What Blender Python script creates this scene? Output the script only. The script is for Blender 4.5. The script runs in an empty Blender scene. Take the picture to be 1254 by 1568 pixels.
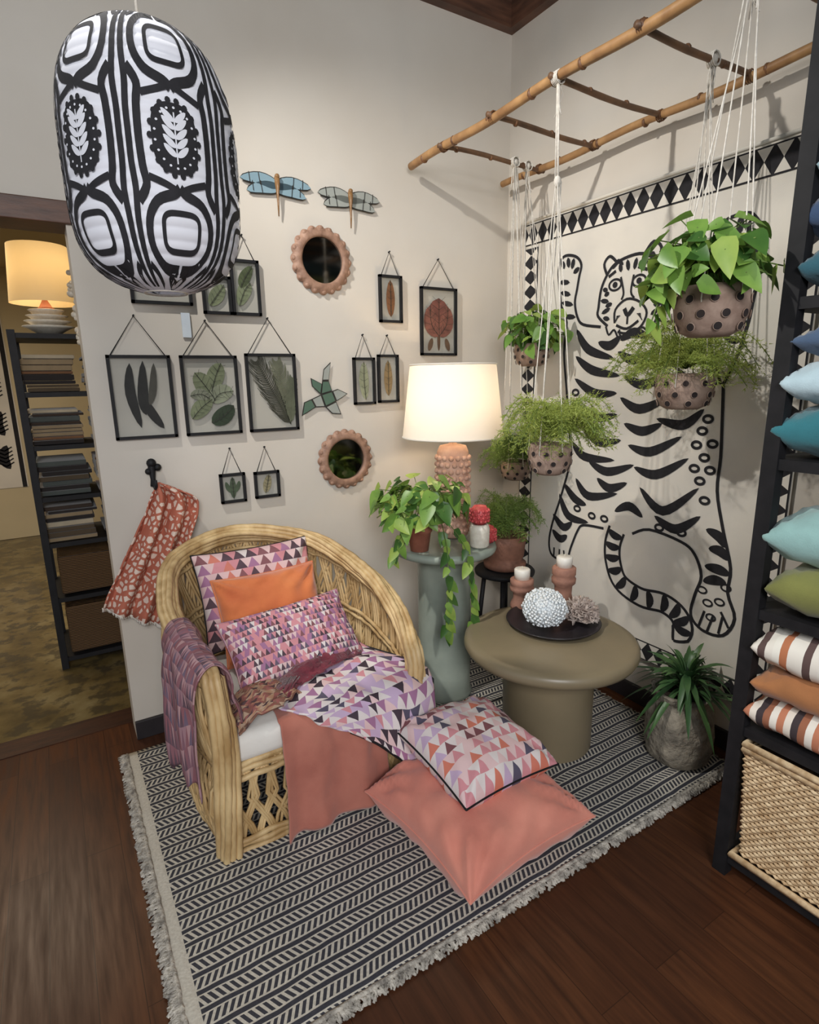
import bpy, math, random
from mathutils import Vector, Matrix, noise
random.seed(7)
R=random.random
def U(a,b): return a+(b-a)*R()
pi=math.pi
# ------------------------------------------------------------ helpers
def lin(c):
    c=c/255.0
    return c/12.92 if c<=0.04045 else ((c+0.055)/1.055)**2.4
def rgb(r,g,b): return (lin(r),lin(g),lin(b),1.0)

class MB:
    def __init__(s): s.v=[];s.f=[];s.m=[];s.uv=[]
    def add(s,v,uv=(0,0)):
        s.v.append(tuple(v));s.uv.append(uv);return len(s.v)-1
    def face(s,f,mi=0): s.f.append(tuple(f));s.m.append(mi)
    def obj(s,name,mats,parent=None,smooth=True,bevel=0,subsurf=0,solid=0):
        me=bpy.data.meshes.new(name);me.from_pydata(s.v,[],s.f)
        if not isinstance(mats,(list,tuple)): mats=[mats]
        for m in mats: me.materials.append(m)
        me.polygons.foreach_set('material_index',s.m)
        me.polygons.foreach_set('use_smooth',[smooth]*len(s.f))
        ul=me.uv_layers.new(name='UVMap')
        li=[0]*len(me.loops);me.loops.foreach_get('vertex_index',li)
        co=[]
        for i in li: co+=list(s.uv[i])
        ul.data.foreach_set('uv',co)
        me.update()
        o=bpy.data.objects.new(name,me);bpy.context.collection.objects.link(o)
        if parent: o.parent=parent
        if solid:
            k=o.modifiers.new('solid','SOLIDIFY');k.thickness=solid;k.offset=0
        if bevel:
            k=o.modifiers.new('bevel','BEVEL');k.width=bevel;k.segments=3;k.limit_method='ANGLE'
        if subsurf:
            k=o.modifiers.new('sub','SUBSURF');k.levels=subsurf;k.render_levels=subsurf
        return o
def group(name,loc=(0,0,0)):
    e=bpy.data.objects.new(name,None);e.empty_display_size=.1;bpy.context.collection.objects.link(e);return e

def catmull(P,n=6,closed=False):
    P=[Vector(p) for p in P];out=[];N=len(P)
    rng=range(N) if closed else range(N-1)
    for i in rng:
        if closed: p0,p1,p2,p3=P[i-1],P[i],P[(i+1)%N],P[(i+2)%N]
        else: p0,p1,p2,p3=P[max(i-1,0)],P[i],P[i+1],P[min(i+2,N-1)]
        for k in range(n):
            t=k/n
            out.append(.5*((2*p1)+(p2-p0)*t+(2*p0-5*p1+4*p2-p3)*t*t+(3*p1-p0-3*p2+p3)*t**3))
    if not closed: out.append(P[-1].copy())
    return out
def tube(mb,pts,r,n=6,mi=0,closed=False):
    pts=[Vector(p) for p in pts];N=len(pts);rings=[];ref=None
    for i,p in enumerate(pts):
        a=pts[i-1] if (i>0 or closed) else p
        b=pts[(i+1)%N] if (i<N-1 or closed) else p
        t=(b-a)
        if t.length<1e-9: t=Vector((0,0,1))
        t.normalize()
        if ref is None:
            ref=Vector((0,0,1)) if abs(t.z)<.9 else Vector((1,0,0))
        u=(ref-t*ref.dot(t))
        if u.length<1e-6: u=t.orthogonal()
        u.normalize();w=t.cross(u);ref=u
        rr=r(i/(max(N-1,1))) if callable(r) else r
        rings.append([mb.add(p+(u*math.cos(2*pi*k/n)+w*math.sin(2*pi*k/n))*rr,(k/n,i/N)) for k in range(n)])
    for i in range(N if closed else N-1):
        A=rings[i];B=rings[(i+1)%N]
        for k in range(n): mb.face((A[k],A[(k+1)%n],B[(k+1)%n],B[k]),mi)
    if not closed: mb.face(rings[0][::-1],mi);mb.face(rings[-1],mi)
def lathe(mb,prof,c,n=32,mi=0,fn=None,capb=True,capt=True):
    rings=[]
    for j,(r,z) in enumerate(prof):
        ring=[]
        for k in range(n):
            a=2*pi*k/n;p=Vector((c[0]+r*math.cos(a),c[1]+r*math.sin(a),c[2]+z))
            if fn: p=fn(p,a,j)
            ring.append(mb.add(p,(k/n,j/max(1,len(prof)-1))))
        rings.append(ring)
    for i in range(len(rings)-1):
        A,B=rings[i],rings[i+1]
        for k in range(n): mb.face((A[k],A[(k+1)%n],B[(k+1)%n],B[k]),mi)
    if capb and prof[0][0]>1e-4: mb.face(rings[0][::-1],mi)
    if capt and prof[-1][0]>1e-4: mb.face(rings[-1],mi)
def box(mb,a,b,mi=0):
    x0,y0,z0=a;x1,y1,z1=b
    i=[mb.add(p) for p in [(x0,y0,z0),(x1,y0,z0),(x1,y1,z0),(x0,y1,z0),(x0,y0,z1),(x1,y0,z1),(x1,y1,z1),(x0,y1,z1)]]
    for f in [(0,3,2,1),(4,5,6,7),(0,1,5,4),(1,2,6,5),(2,3,7,6),(3,0,4,7)]: mb.face([i[k] for k in f],mi)
def ball(mb,c,r,mi=0,n=8,m=6,sc=(1,1,1)):
    rings=[]
    for j in range(m+1):
        ph=pi*j/m
        rings.append([mb.add((c[0]+sc[0]*r*math.sin(ph)*math.cos(2*pi*k/n),c[1]+sc[1]*r*math.sin(ph)*math.sin(2*pi*k/n),c[2]+sc[2]*r*math.cos(ph))) for k in range(n)])
    for i in range(m):
        for k in range(n): mb.face((rings[i][k],rings[i+1][k],rings[i+1][(k+1)%n],rings[i][(k+1)%n]),mi)
def ribbon(mb,pts,w,fn,mi=0,off=0,smooth=4,closed=False):
    """flat stroke drawn on a surface; fn(a,b,off)->3D point; w const or f(t)"""
    P=catmull([(p[0],p[1],0) for p in pts],smooth,closed) if smooth else [Vector((p[0],p[1],0)) for p in pts]
    N=len(P);L=[]
    for i,p in enumerate(P):
        a=P[i-1] if (i>0 or closed) else p
        b=P[(i+1)%N] if (i<N-1 or closed) else p
        t=b-a
        if t.length<1e-9: t=Vector((1,0,0))
        t.normalize();nn=Vector((-t.y,t.x,0));ww=(w(i/(N-1)) if callable(w) else w)/2
        L.append((mb.add(fn(p.x+nn.x*ww,p.y+nn.y*ww,off)),mb.add(fn(p.x-nn.x*ww,p.y-nn.y*ww,off))))
    for i in range(N if closed else N-1):
        A,B=L[i],L[(i+1)%N];mb.face((A[0],A[1],B[1],B[0]),mi)
def blade(w): return lambda t: max(.0006,w*math.sin(pi*min(max(t,0),1))**.7)
def poly2(mb,pts,fn,mi=0,off=0):
    mb.face([mb.add(fn(a,b,off)) for a,b in pts],mi)
def circ(cx,cy,rx,ry=None,n=10):
    ry=ry or rx
    return [(cx+rx*math.cos(2*pi*k/n),cy+ry*math.sin(2*pi*k/n)) for k in range(n)]

# ------------------------------------------------------------ materials
class NT:
    def __init__(s,name):
        s.mat=bpy.data.materials.new(name);s.mat.use_nodes=True;s.t=s.mat.node_tree;s.n=s.t.nodes;s.b=s.n['Principled BSDF'];s.out=s.n['Material Output']
    def new(s,t,**k):
        x=s.n.new(t)
        for a,b in k.items(): setattr(x,a,b)
        return x
    def link(s,a,b): s.t.links.new(a,b)
    def val(s,x,sock):
        if hasattr(x,'links'): s.link(x,sock)
        else: sock.default_value=x
    def math(s,op,a,b=0,c=None):
        x=s.new('ShaderNodeMath',operation=op);s.val(a,x.inputs[0]);s.val(b,x.inputs[1])
        if c is not None: s.val(c,x.inputs[2])
        return x.outputs[0]
    def mix(s,f,a,b):
        x=s.new('ShaderNodeMix',data_type='RGBA');s.val(f,x.inputs[0]);s.val(a,x.inputs[6]);s.val(b,x.inputs[7]);return x.outputs[2]
    def obj(s,scale=(1,1,1),kind='Object'):
        tc=s.new('ShaderNodeTexCoord');mp=s.new('ShaderNodeMapping');mp.inputs['Scale'].default_value=scale;s.link(tc.outputs[kind],mp.inputs[0]);return mp.outputs[0]
    def noise(s,vec,scale,detail=4,rough=.55):
        x=s.new('ShaderNodeTexNoise');s.link(vec,x.inputs['Vector']);x.inputs['Scale'].default_value=scale;x.inputs['Detail'].default_value=detail;x.inputs['Roughness'].default_value=rough;return x.outputs['Fac']
    def ramp(s,f,stops,const=False):
        x=s.new('ShaderNodeValToRGB');s.link(f,x.inputs[0]);e=x.color_ramp.elements
        if const: x.color_ramp.interpolation='CONSTANT'
        while len(e)<len(stops): e.new(.5)
        for i,(p,c) in enumerate(stops): e[i].position=p;e[i].color=c
        return x.outputs[0]
    def bump(s,h,strength=.3,dist=.01):
        x=s.new('ShaderNodeBump');x.inputs['Strength'].default_value=strength;x.inputs['Distance'].default_value=dist;s.link(h,x.inputs['Height']);s.link(x.outputs[0],s.b.inputs['Normal'])
def M(name,c1,c2=None,rough=.6,scale=12,bump=0,bscale=None,metal=0,stretch=(1,1,1),spec=None,sheen=0,dist=.01,trans=0):
    t=NT(name);c2=c2 or tuple(x*.75 for x in c1[:3])+(1,)
    v=t.obj(stretch);f=t.noise(v,scale)
    t.link(t.ramp(f,[(.32,c1),(.68,c2)]),t.b.inputs['Base Color'])
    t.b.inputs['Roughness'].default_value=rough;t.b.inputs['Metallic'].default_value=metal
    if spec is not None: t.b.inputs['Specular IOR Level'].default_value=spec
    if sheen: t.b.inputs['Sheen Weight'].default_value=sheen
    if bump: t.bump(t.noise(v,bscale or scale*4),bump,dist)
    if trans:
        tr=t.new('ShaderNodeBsdfTranslucent');tr.inputs[0].default_value=c1
        mx=t.new('ShaderNodeMixShader');mx.inputs[0].default_value=trans;t.link(t.b.outputs[0],mx.inputs[1]);t.link(tr.outputs[0],mx.inputs[2]);t.link(mx.outputs[0],t.out.inputs[0])
    return t.mat
def trimat(name,dark,light,nx,ny,rough=.8,rot=0,veil=.25):
    t=NT(name);tc=t.new('ShaderNodeTexCoord');mp=t.new('ShaderNodeMapping');mp.inputs['Scale'].default_value=(nx,ny,1);mp.inputs['Rotation'].default_value=(0,0,rot)
    t.link(tc.outputs['UV'],mp.inputs[0]);sp=t.new('ShaderNodeSeparateXYZ');t.link(mp.outputs[0],sp.inputs[0])
    x,y=sp.outputs[0],sp.outputs[1]
    fx=t.math('FRACT',x);fy=t.math('FRACT',y);a=t.math('ABSOLUTE',t.math('SUBTRACT',t.math('MULTIPLY',fx,2),1))
    up=t.math('LESS_THAN',a,t.math('SUBTRACT',1,fy))
    ix=t.math('FLOOR',x);ix2=t.math('FLOOR',t.math('ADD',x,.5));iy=t.math('FLOOR',y)
    def wn(i,k):
        c=t.new('ShaderNodeCombineXYZ');t.link(i,c.inputs[0]);t.link(iy,c.inputs[1]);c.inputs[2].default_value=k
        w=t.new('ShaderNodeTexWhiteNoise');t.link(c.outputs[0],w.inputs['Vector']);return w.outputs['Value']
    def pal(f,p): return t.ramp(f,[(i/len(p),c) for i,c in enumerate(p)],True)
    col=t.mix(up,pal(wn(ix2,3.3),light),pal(wn(ix,7.7),dark))
    ob=t.obj();wv=t.noise(ob,9);col=t.mix(t.math('MULTIPLY',wv,veil),col,rgb(150,110,120))
    t.link(col,t.b.inputs['Base Color']);t.b.inputs['Roughness'].default_value=rough;t.bump(t.noise(ob,260),.25,.002)
    return t.mat

m_white_wall=M('wall_paint',rgb(206,199,188),rgb(196,187,174),.85,1.2,.08,60,dist=.003)
m_wall2=M('back_room_paint',rgb(205,190,155),rgb(190,175,142),.8,1,.05,40)
m_ceil=M('ceiling_blue',rgb(70,110,130),rgb(60,96,118),.7,2)
m_trim=M('dark_wood_trim',rgb(104,70,52),rgb(72,48,36),.5,6,.1,stretch=(1,1,6))
m_thr=M('threshold_wood',rgb(74,44,28),rgb(54,32,22),.5,6,.1,stretch=(1,6,1),spec=.25)
m_black=M('black_metal',rgb(30,29,31),rgb(20,20,22),.6,20,spec=.3)
m_base=M('baseboard_dark',rgb(45,40,42),rgb(32,28,30),.5,8)
m_lead=M('lead_came',rgb(40,38,36),rgb(60,56,50),.5,30,metal=.3)
m_ink=M('black_ink',rgb(22,21,24),rgb(34,32,36),.85,40)
m_cloth=M('cotton_cloth',rgb(224,217,204),rgb(210,204,194),.9,3,.25,300,dist=.002)
m_wick=M('wicker_cane',rgb(220,192,142),rgb(168,134,86),.5,14,.25,90,stretch=(1,1,.4),dist=.003)
m_bamboo=M('bamboo',rgb(182,140,92),rgb(134,96,60),.5,10,.15,60,dist=.003)
m_bamboo_d=M('bamboo_rung',rgb(122,88,60),rgb(88,64,46),.55,14,.15,60,dist=.003)
m_bamnode=M('bamboo_node',rgb(120,80,48),rgb(90,60,38),.5,14)
m_cord=M('cotton_cord',rgb(226,220,208),rgb(198,190,178),.85,80,.4,300,dist=.002)
m_salmon=M('salmon_linen',rgb(218,142,122),rgb(204,124,106),.9,6,.35,350,sheen=.3,dist=.002)
m_salmon2=M('salmon_throw',rgb(184,116,98),rgb(166,98,82),.9,6,.35,350,sheen=.3,dist=.002)
m_orange=M('orange_velvet',rgb(214,124,68),rgb(192,98,52),.8,5,.3,200,sheen=.5,dist=.003)
m_seat=M('seat_cushion_cream',rgb(228,224,216),rgb(216,210,200),.85,5,.2,200,dist=.003)
m_terra=M('terracotta',rgb(176,112,88),rgb(148,88,70),.75,14,.25,70,dist=.004)
m_terra_p=M('terracotta_pale',rgb(208,172,152),rgb(182,142,122),.8,14,.25,70,dist=.004)
m_terra_b=M('terracotta_brown',rgb(134,92,74),rgb(104,70,56),.75,14,.3,50,dist=.004)
m_terra2=M('terracotta_dusty',rgb(172,148,132),rgb(134,110,96),.8,18,.35,60,dist=.004)
m_candh=M('candle_holder_clay',rgb(176,128,108),rgb(146,104,88),.8,18,.35,60,dist=.004)
m_hole=M('pot_hole_shade',rgb(44,34,32),rgb(30,24,24),.9,20)
m_soil=M('soil',rgb(60,45,35),rgb(35,27,22),.95,50,.8,80)
m_table=M('taupe_lacquer',rgb(138,124,98),rgb(128,116,92),.36,4,.02,60)
m_ped=M('grey_green_glaze',rgb(160,168,156),rgb(132,142,132),.22,4,.05,20)
m_plate=M('dark_plate',rgb(44,40,44),rgb(34,30,34),.35,8)
m_coral=M('coral_white',rgb(243,244,243),rgb(222,230,234),.7,40,.3,120)
m_coral2=M('coral_rose',rgb(202,188,178),rgb(142,124,114),.8,30,.4,100)
m_candle=M('candle_wax',rgb(240,236,226),rgb(232,226,214),.4,10)
m_pot=M('urn_rough',rgb(168,158,140),rgb(100,94,84),.9,14,.9,30,dist=.02)
m_leaf=M('pothos_leaf',rgb(134,168,78),rgb(88,130,52),.38,9,trans=.22)
m_leaf2=M('pothos_leaf_young',rgb(176,196,98),rgb(128,162,68),.38,9,trans=.25)
m_leaf3=M('pothos_leaf_deep',rgb(76,114,48),rgb(54,90,40),.38,9,trans=.15)
m_leaf_d=M('dracaena_leaf',rgb(52,86,52),rgb(84,116,66),.4,9,trans=.12)
m_fern=M('asparagus_fern',rgb(182,192,100),rgb(128,152,66),.6,9,trans=.38)
m_fern_d=M('asparagus_fern_deep',rgb(140,164,84),rgb(94,124,58),.6,9,trans=.3)
m_stem=M('plant_stem',rgb(104,128,58),rgb(84,100,48),.6,20)
m_scallop=M('scallop_frame',rgb(166,130,108),rgb(128,96,78),.6,30,.4,120,dist=.003)
m_redpot=M('red_glaze',rgb(202,84,84),rgb(172,60,64),.4,30,.3,90)
m_vase=M('speckled_vase',rgb(226,220,206),rgb(210,202,186),.4,60)
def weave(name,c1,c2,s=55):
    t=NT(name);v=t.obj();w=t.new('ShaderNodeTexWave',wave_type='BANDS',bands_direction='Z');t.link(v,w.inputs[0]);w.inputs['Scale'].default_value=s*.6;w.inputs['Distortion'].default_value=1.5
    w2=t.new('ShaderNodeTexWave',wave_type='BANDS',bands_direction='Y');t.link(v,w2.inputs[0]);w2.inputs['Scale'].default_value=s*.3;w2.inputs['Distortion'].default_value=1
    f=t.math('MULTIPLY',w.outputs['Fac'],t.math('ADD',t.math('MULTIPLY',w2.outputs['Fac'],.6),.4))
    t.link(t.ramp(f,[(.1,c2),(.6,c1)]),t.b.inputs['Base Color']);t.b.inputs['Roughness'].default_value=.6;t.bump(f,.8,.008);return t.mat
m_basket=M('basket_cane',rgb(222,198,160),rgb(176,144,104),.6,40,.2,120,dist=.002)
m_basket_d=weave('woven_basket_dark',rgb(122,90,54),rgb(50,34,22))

P_white=rgb(228,218,214);P_pk=rgb(212,142,148);P_mv=rgb(162,112,148);P_lv=rgb(200,174,202);P_bk=rgb(48,40,50);P_or=rgb(212,122,98);P_pl=rgb(228,196,194);P_bl=rgb(78,76,96);P_br=rgb(124,74,78)
m_tri=trimat('triangle_print_purple',[P_mv,P_bk,P_lv,P_pk,P_bl,P_mv,P_bk,P_lv],[P_white,P_white,P_pl,P_white,P_lv],11,15,veil=.15)
m_tri2=trimat('triangle_print_floor_cushion',[P_pk,P_br,P_lv,P_or,P_bl,P_pk,P_pk,P_pl],[P_white,P_pl,P_white,P_pl,P_white],10,10,veil=.15)
m_tri3=trimat('triangle_print_back_cushion',[P_pk,P_bk,P_mv,P_or,P_bk,P_br],[P_pl,P_white,P_pk,P_pl],10,9,veil=.4)
m_tri4=trimat('small_triangle_print',[P_bk,P_mv,P_br,P_mv,P_bl,P_pk],[P_pk,P_pl,P_pk,P_white,P_mv],28,13,veil=.35)
m_tri5=trimat('arm_throw_print',[P_bk,P_br,P_bl,rgb(110,74,84)],[rgb(176,140,138),rgb(150,116,120),P_br],26,16,veil=.6)
m_burg=M('burgundy_wool',rgb(128,44,58),rgb(88,28,42),.9,20,.5,120,sheen=.4)
m_brownplaid=trimat('brown_plaid',[rgb(120,82,60),rgb(60,40,38),rgb(168,128,96)],[rgb(176,150,124),rgb(140,80,70)],10,20)

t=NT('towel_print');v=t.obj();vo=t.new('ShaderNodeTexVoronoi',feature='DISTANCE_TO_EDGE');t.link(v,vo.inputs['Vector']);vo.inputs['Scale'].default_value=34
t.link(t.ramp(vo.outputs['Distance'],[(.0,rgb(176,100,78)),(.17,rgb(218,196,180))],True),t.b.inputs['Base Color']);t.b.inputs['Roughness'].default_value=.9;m_towel=t.mat
# wood floor
t=NT('floor_wood');v=t.obj();mp=t.new('ShaderNodeMapping');mp.inputs['Rotation'].default_value=(0,0,pi/2);t.link(v,mp.inputs[0])
br=t.new('ShaderNodeTexBrick');t.link(mp.outputs[0],br.inputs['Vector']);br.inputs['Scale'].default_value=1;br.inputs['Brick Width'].default_value=1.3;br.inputs['Row Height'].default_value=.11
br.inputs['Mortar Size'].default_value=.0012;br.inputs['Color1'].default_value=rgb(94,58,36);br.inputs['Color2'].default_value=rgb(72,42,27);br.inputs['Mortar'].default_value=rgb(34,20,14)
gr=t.noise(t.obj((14,1.2,1)),3,6);gr2=t.noise(t.obj((40,2,1)),4,4)
c=t.mix(t.ramp(gr,[(.35,(0,0,0,1)),(.7,(1,1,1,1))]),br.outputs['Color'],rgb(50,29,20));c=t.mix(t.math('MULTIPLY',gr2,.3),c,rgb(98,60,38))
t.link(c,t.b.inputs['Base Color']);t.b.inputs['Specular IOR Level'].default_value=.2;t.link(t.ramp(gr,[(.3,(.28,.28,.28,1)),(.7,(.42,.42,.42,1))]),t.b.inputs['Roughness']);t.bump(gr2,.03,.003);m_floor=t.mat
# concrete back room
t=NT('floor_concrete');v=t.obj();a=t.noise(v,3.5,6);b=t.noise(v,9,5)
c=t.ramp(a,[(.3,rgb(72,60,36)),(.5,rgb(112,96,60)),(.7,rgb(140,126,90))]);c=t.mix(t.ramp(b,[(.5,(0,0,0,1)),(.58,(.8,.8,.8,1))]),c,rgb(70,62,46))
t.link(c,t.b.inputs['Base Color']);t.b.inputs['Roughness'].default_value=.22;m_conc=t.mat
# rug
t=NT('rug_weave');tc=t.new('ShaderNodeTexCoord');sp=t.new('ShaderNodeSeparateXYZ');t.link(tc.outputs['Object'],sp.inputs[0]);x,y=sp.outputs[0],sp.outputs[1]
wob=t.math('MULTIPLY',t.noise(tc.outputs['Object'],6,2),.014)
yy=t.math('DIVIDE',t.math('ADD',y,wob),.052);fy=t.math('FRACT',yy);iy=t.math('FLOOR',yy)
par=t.math('SUBTRACT',t.math('MULTIPLY',t.math('MODULO',t.math('ABSOLUTE',iy),2),2),1)
dx=t.math('ADD',t.math('DIVIDE',x,.0195),t.math('MULTIPLY',t.math('MULTIPLY',fy,par),1.5))
tick=t.math('LESS_THAN',t.math('FRACT',dx),.55)
line=t.math('LESS_THAN',fy,.26)
zone=t.math('MULTIPLY',t.math('GREATER_THAN',fy,.36),t.math('LESS_THAN',fy,.92))
nz=t.noise(tc.outputs['Object'],120,3)
d=t.math('MAXIMUM',t.math('MULTIPLY',tick,zone),line)
dark=t.mix(nz,rgb(38,39,46),rgb(68,67,74));lt=t.mix(nz,rgb(220,214,200),rgb(168,160,146))
edge=t.math('LESS_THAN',x,-2.195)
d=t.math('MULTIPLY',d,t.math('SUBTRACT',1,edge))
t.link(t.mix(d,lt,dark),t.b.inputs['Base Color']);t.b.inputs['Roughness'].default_value=.95;t.bump(t.math('ADD',d,nz),.5,.004);m_rug=t.mat
m_fringe=M('rug_fringe',rgb(214,206,192),rgb(124,118,110),.95,40,.8,120)
def translucent(name,col,f,emis=0,ecol=None,wave=0):
    t=NT(name);t.b.inputs['Base Color'].default_value=col;t.b.inputs['Roughness'].default_value=.8
    n=t.noise(t.obj(),30);t.link(t.mix(t.math('MULTIPLY',n,.12),col,tuple(x*.8 for x in col[:3])+(1,)),t.b.inputs['Base Color'])
    if emis: t.b.inputs['Emission Color'].default_value=ecol;t.b.inputs['Emission Strength'].default_value=emis
    tr=t.new('ShaderNodeBsdfTranslucent');tr.inputs[0].default_value=col;mx=t.new('ShaderNodeMixShader');mx.inputs[0].default_value=f
    t.link(t.b.outputs[0],mx.inputs[1]);t.link(tr.outputs[0],mx.inputs[2]);t.link(mx.outputs[0],t.out.inputs[0]);return t.mat
m_paper=translucent('lantern_paper',rgb(240,240,246),.25)
m_shade=translucent('linen_lampshade',rgb(240,236,228),.3)
m_shade2=translucent('warm_lampshade',rgb(222,204,164),.3,.1,rgb(255,215,140))
t=NT('mirror_glass');t.b.inputs['Metallic'].default_value=1;n=t.noise(t.obj(),2);t.link(t.ramp(n,[(0,(.16,.15,.14,1)),(1,(.26,.25,.23,1))]),t.b.inputs['Base Color']);t.b.inputs['Roughness'].default_value=.06;m_mirror=t.mat  # base colour darkened in place of the dim room a mirror would reflect
def pane(name,col,f):
    t=NT(name);n=t.noise(t.obj(),8);t.link(t.mix(n,col,tuple(x*.8 for x in col[:3])+(1,)),t.b.inputs['Base Color']);t.b.inputs['Roughness'].default_value=.12
    tr=t.new('ShaderNodeBsdfTransparent');mx=t.new('ShaderNodeMixShader');mx.inputs[0].default_value=f
    t.link(tr.outputs[0],mx.inputs[1]);t.link(t.b.outputs[0],mx.inputs[2]);t.link(mx.outputs[0],t.out.inputs[0]);return t.mat
m_pane=pane('frame_glass',rgb(176,178,168),.34)
m_gl_blue=pane('stained_glass_blue',rgb(150,178,190),.8);m_gl_clear=pane('stained_glass_clear',rgb(188,192,184),.7);m_gl_green=pane('stained_glass_green',rgb(96,120,104),.9)
m_gl_brown=pane('stained_glass_brown',rgb(140,104,66),.95)

# ------------------------------------------------------------ room shell
H=3.35
def slab(name,a,b,mat,bevel=0):
    mb=MB();box(mb,a,b);return mb.obj(name,mat,smooth=False,bevel=bevel)
slab('floor',(-5,-6,-.1),(.15,.16,0),m_floor)
slab('floor_back_room',(-5,.30,-.1),(.15,4.8,-.003),m_conc)
slab('trim_threshold',(-5,.16,-.1),(.15,.30,.004),m_thr)
mb=MB();box(mb,(-2.18,0,0),(0.15,.15,H+.12));box(mb,(-5,0,2.27),(-2.18,.15,H+.12));box(mb,(-5,0,0),(-3.7,.15,2.27));mb.obj('wall_left',m_white_wall,smooth=False)
slab('wall_right',(0,-6,0),(.15,0,H+.12),m_white_wall)
slab('trim_door_header',(-3.7,-.02,2.19),(-2.16,.17,2.27),m_trim,.004)
slab('ceiling',(-5,-3.6,H+.12),(.15,.15,H+.2),m_ceil)
slab('trim_cornice_left',(-5,-.05,H),(0,0,H+.12),m_trim);slab('trim_cornice_right',(-.05,-6,H),(0,-.05,H+.12),m_trim)
slab('baseboard_left',(-2.18,-.018,0),(0,0,.09),m_base,.003);slab('baseboard_right',(-.018,-6,0),(0,-.018,.09),m_base,.003)
slab('wall_back_room_far',(-5,4.65,0),(.15,4.8,2.8),m_wall2)
slab('wall_back_room_side',(.0,.15,0),(.15,4.65,2.8),m_wall2)
slab('wall_back_room_end',(-5,.15,0),(-4.85,4.65,2.8),m_wall2)
slab('ceiling_back_room',(-5,.15,2.75),(.15,4.8,2.85),m_wall2)

# ------------------------------------------------------------ rug
rug=group('striped_rug')
mb=MB();x0,x1,y0,y1=-2.235,-.11,-1.585,-.13;NX,NY=60,44
idx=[[mb.add((x0+(x1-x0)*i/NX,y0+(y1-y0)*j/NY,.013+.003*noise.noise(Vector((i*.25,j*.25,0))))) for i in range(NX+1)] for j in range(NY+1)]
for j in range(NY):
    for i in range(NX): mb.face((idx[j][i],idx[j][i+1],idx[j+1][i+1],idx[j+1][i]))
mb.obj('weave',m_rug,rug,solid=.010)
mb=MB()
for k in range(640):
    s=k/640
    x=x0+(x1-x0)*s+U(-.003,.003)
    tube(mb,[(x,y0+.004,.015),(x+U(-.012,.012),y0-.012,.016),(x+U(-.02,.02),y0-.022+U(-.008,.006),.007)],U(.003,.0055),4)
for k in range(460):
    s=k/460;y=y0+(y1-y0)*s
    tube(mb,[(x0+.004,y,.015),(x0-.014,y+U(-.012,.012),.016),(x0-.028+U(-.008,.008),y+U(-.02,.02),.007)],U(.003,.0055),4)
for k in range(380):
    y=y0+(y1-y0)*k/380
    tube(mb,[(x1-.004,y,.015),(x1+.02+U(-.01,.008),y+U(-.016,.016),.006)],.003,4)
tube(mb,[(x0+(x1-x0)*i/80,y0+U(-.002,.002),.016) for i in range(81)],.008,6)
tube(mb,[(x0+U(-.002,.002),y0+(y1-y0)*i/80,.016) for i in range(81)],.007,6)
mb.obj('fringe',m_fringe,rug)

# ------------------------------------------------------------ pillows
def pillow(name,w,h,t,mat,loc,rot,parent=None,pipe=None,seed=0,n=34,sag=.06,wr=.006,ex_=.5):
    mb=MB();Mx=Matrix.Translation(loc)@(Matrix.Rotation(rot[2],4,'Z')@Matrix.Rotation(rot[1],4,'Y')@Matrix.Rotation(rot[0],4,'X'))
    def P(u,v,s):
        ex=1-sag*(1-v*v)*abs(u)**3;ey=1-sag*(1-u*u)*abs(v)**3
        prof=((1-abs(u)**3)*(1-abs(v)**3))
        z=s*t/2*prof**ex_*(1+.18*noise.noise(Vector((u*1.6+seed,v*1.6,s))))
        cr=abs(u*v)**1.1*(1-max(abs(u),abs(v))**8)
        an=math.atan2(1.15-abs(v),1.15-abs(u))
        z+=wr*2.0*cr*math.sin(an*15+seed+u)
        edge=max(abs(u),abs(v))**4*(1-max(abs(u),abs(v))**12)
        z+=wr*.8*edge*math.sin((u-v)*14+seed)
        z+=wr*noise.noise(Vector((u*4+seed,v*4,s*2)))*(prof>.001)
        return Mx@Vector((u*w/2*ex,v*h/2*ey,z))
    g={}
    for s in (1,-1):
        for j in range(n+1):
            for i in range(n+1):
                u=math.sin((i/n*2-1)*pi/2);v=math.sin((j/n*2-1)*pi/2)
                if s==-1 and (i in(0,n) or j in(0,n)): g[s,i,j]=g[1,i,j];continue
                g[s,i,j]=mb.add(P(u,v,s),(u*.5+.5,v*.5+.5))
        for j in range(n):
            for i in range(n):
                q=(g[s,i,j],g[s,i+1,j],g[s,i+1,j+1],g[s,i,j+1]);mb.face(q if s==1 else q[::-1],0)
    mats=[mat]
    if pipe:
        mats.append(pipe);loop=[]
        for k in range(n): loop.append((math.sin((k/n*2-1)*pi/2),-1))
        for k in range(n): loop.append((1,math.sin((k/n*2-1)*pi/2)))
        for k in range(n): loop.append((-math.sin((k/n*2-1)*pi/2),1))
        for k in range(n): loop.append((-1,-math.sin((k/n*2-1)*pi/2)))
        tube(mb,[P(a,b,1) for a,b in loop],.004,6,1,closed=True)
    return mb.obj(name,mats,parent)
pillow('salmon_floor_cushion',.57,.58,.24,m_salmon,(-1.215,-1.295,.125),(0,0,math.radians(4)),seed=2,sag=.10,pipe=m_salmon,wr=.016,ex_=.42)
pillow('patterned_floor_cushion',.43,.43,.19,m_tri2,(-1.165,-1.215,.29),(math.radians(8),math.radians(3),math.radians(3)),seed=5,pipe=m_black,wr=.008)

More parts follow.
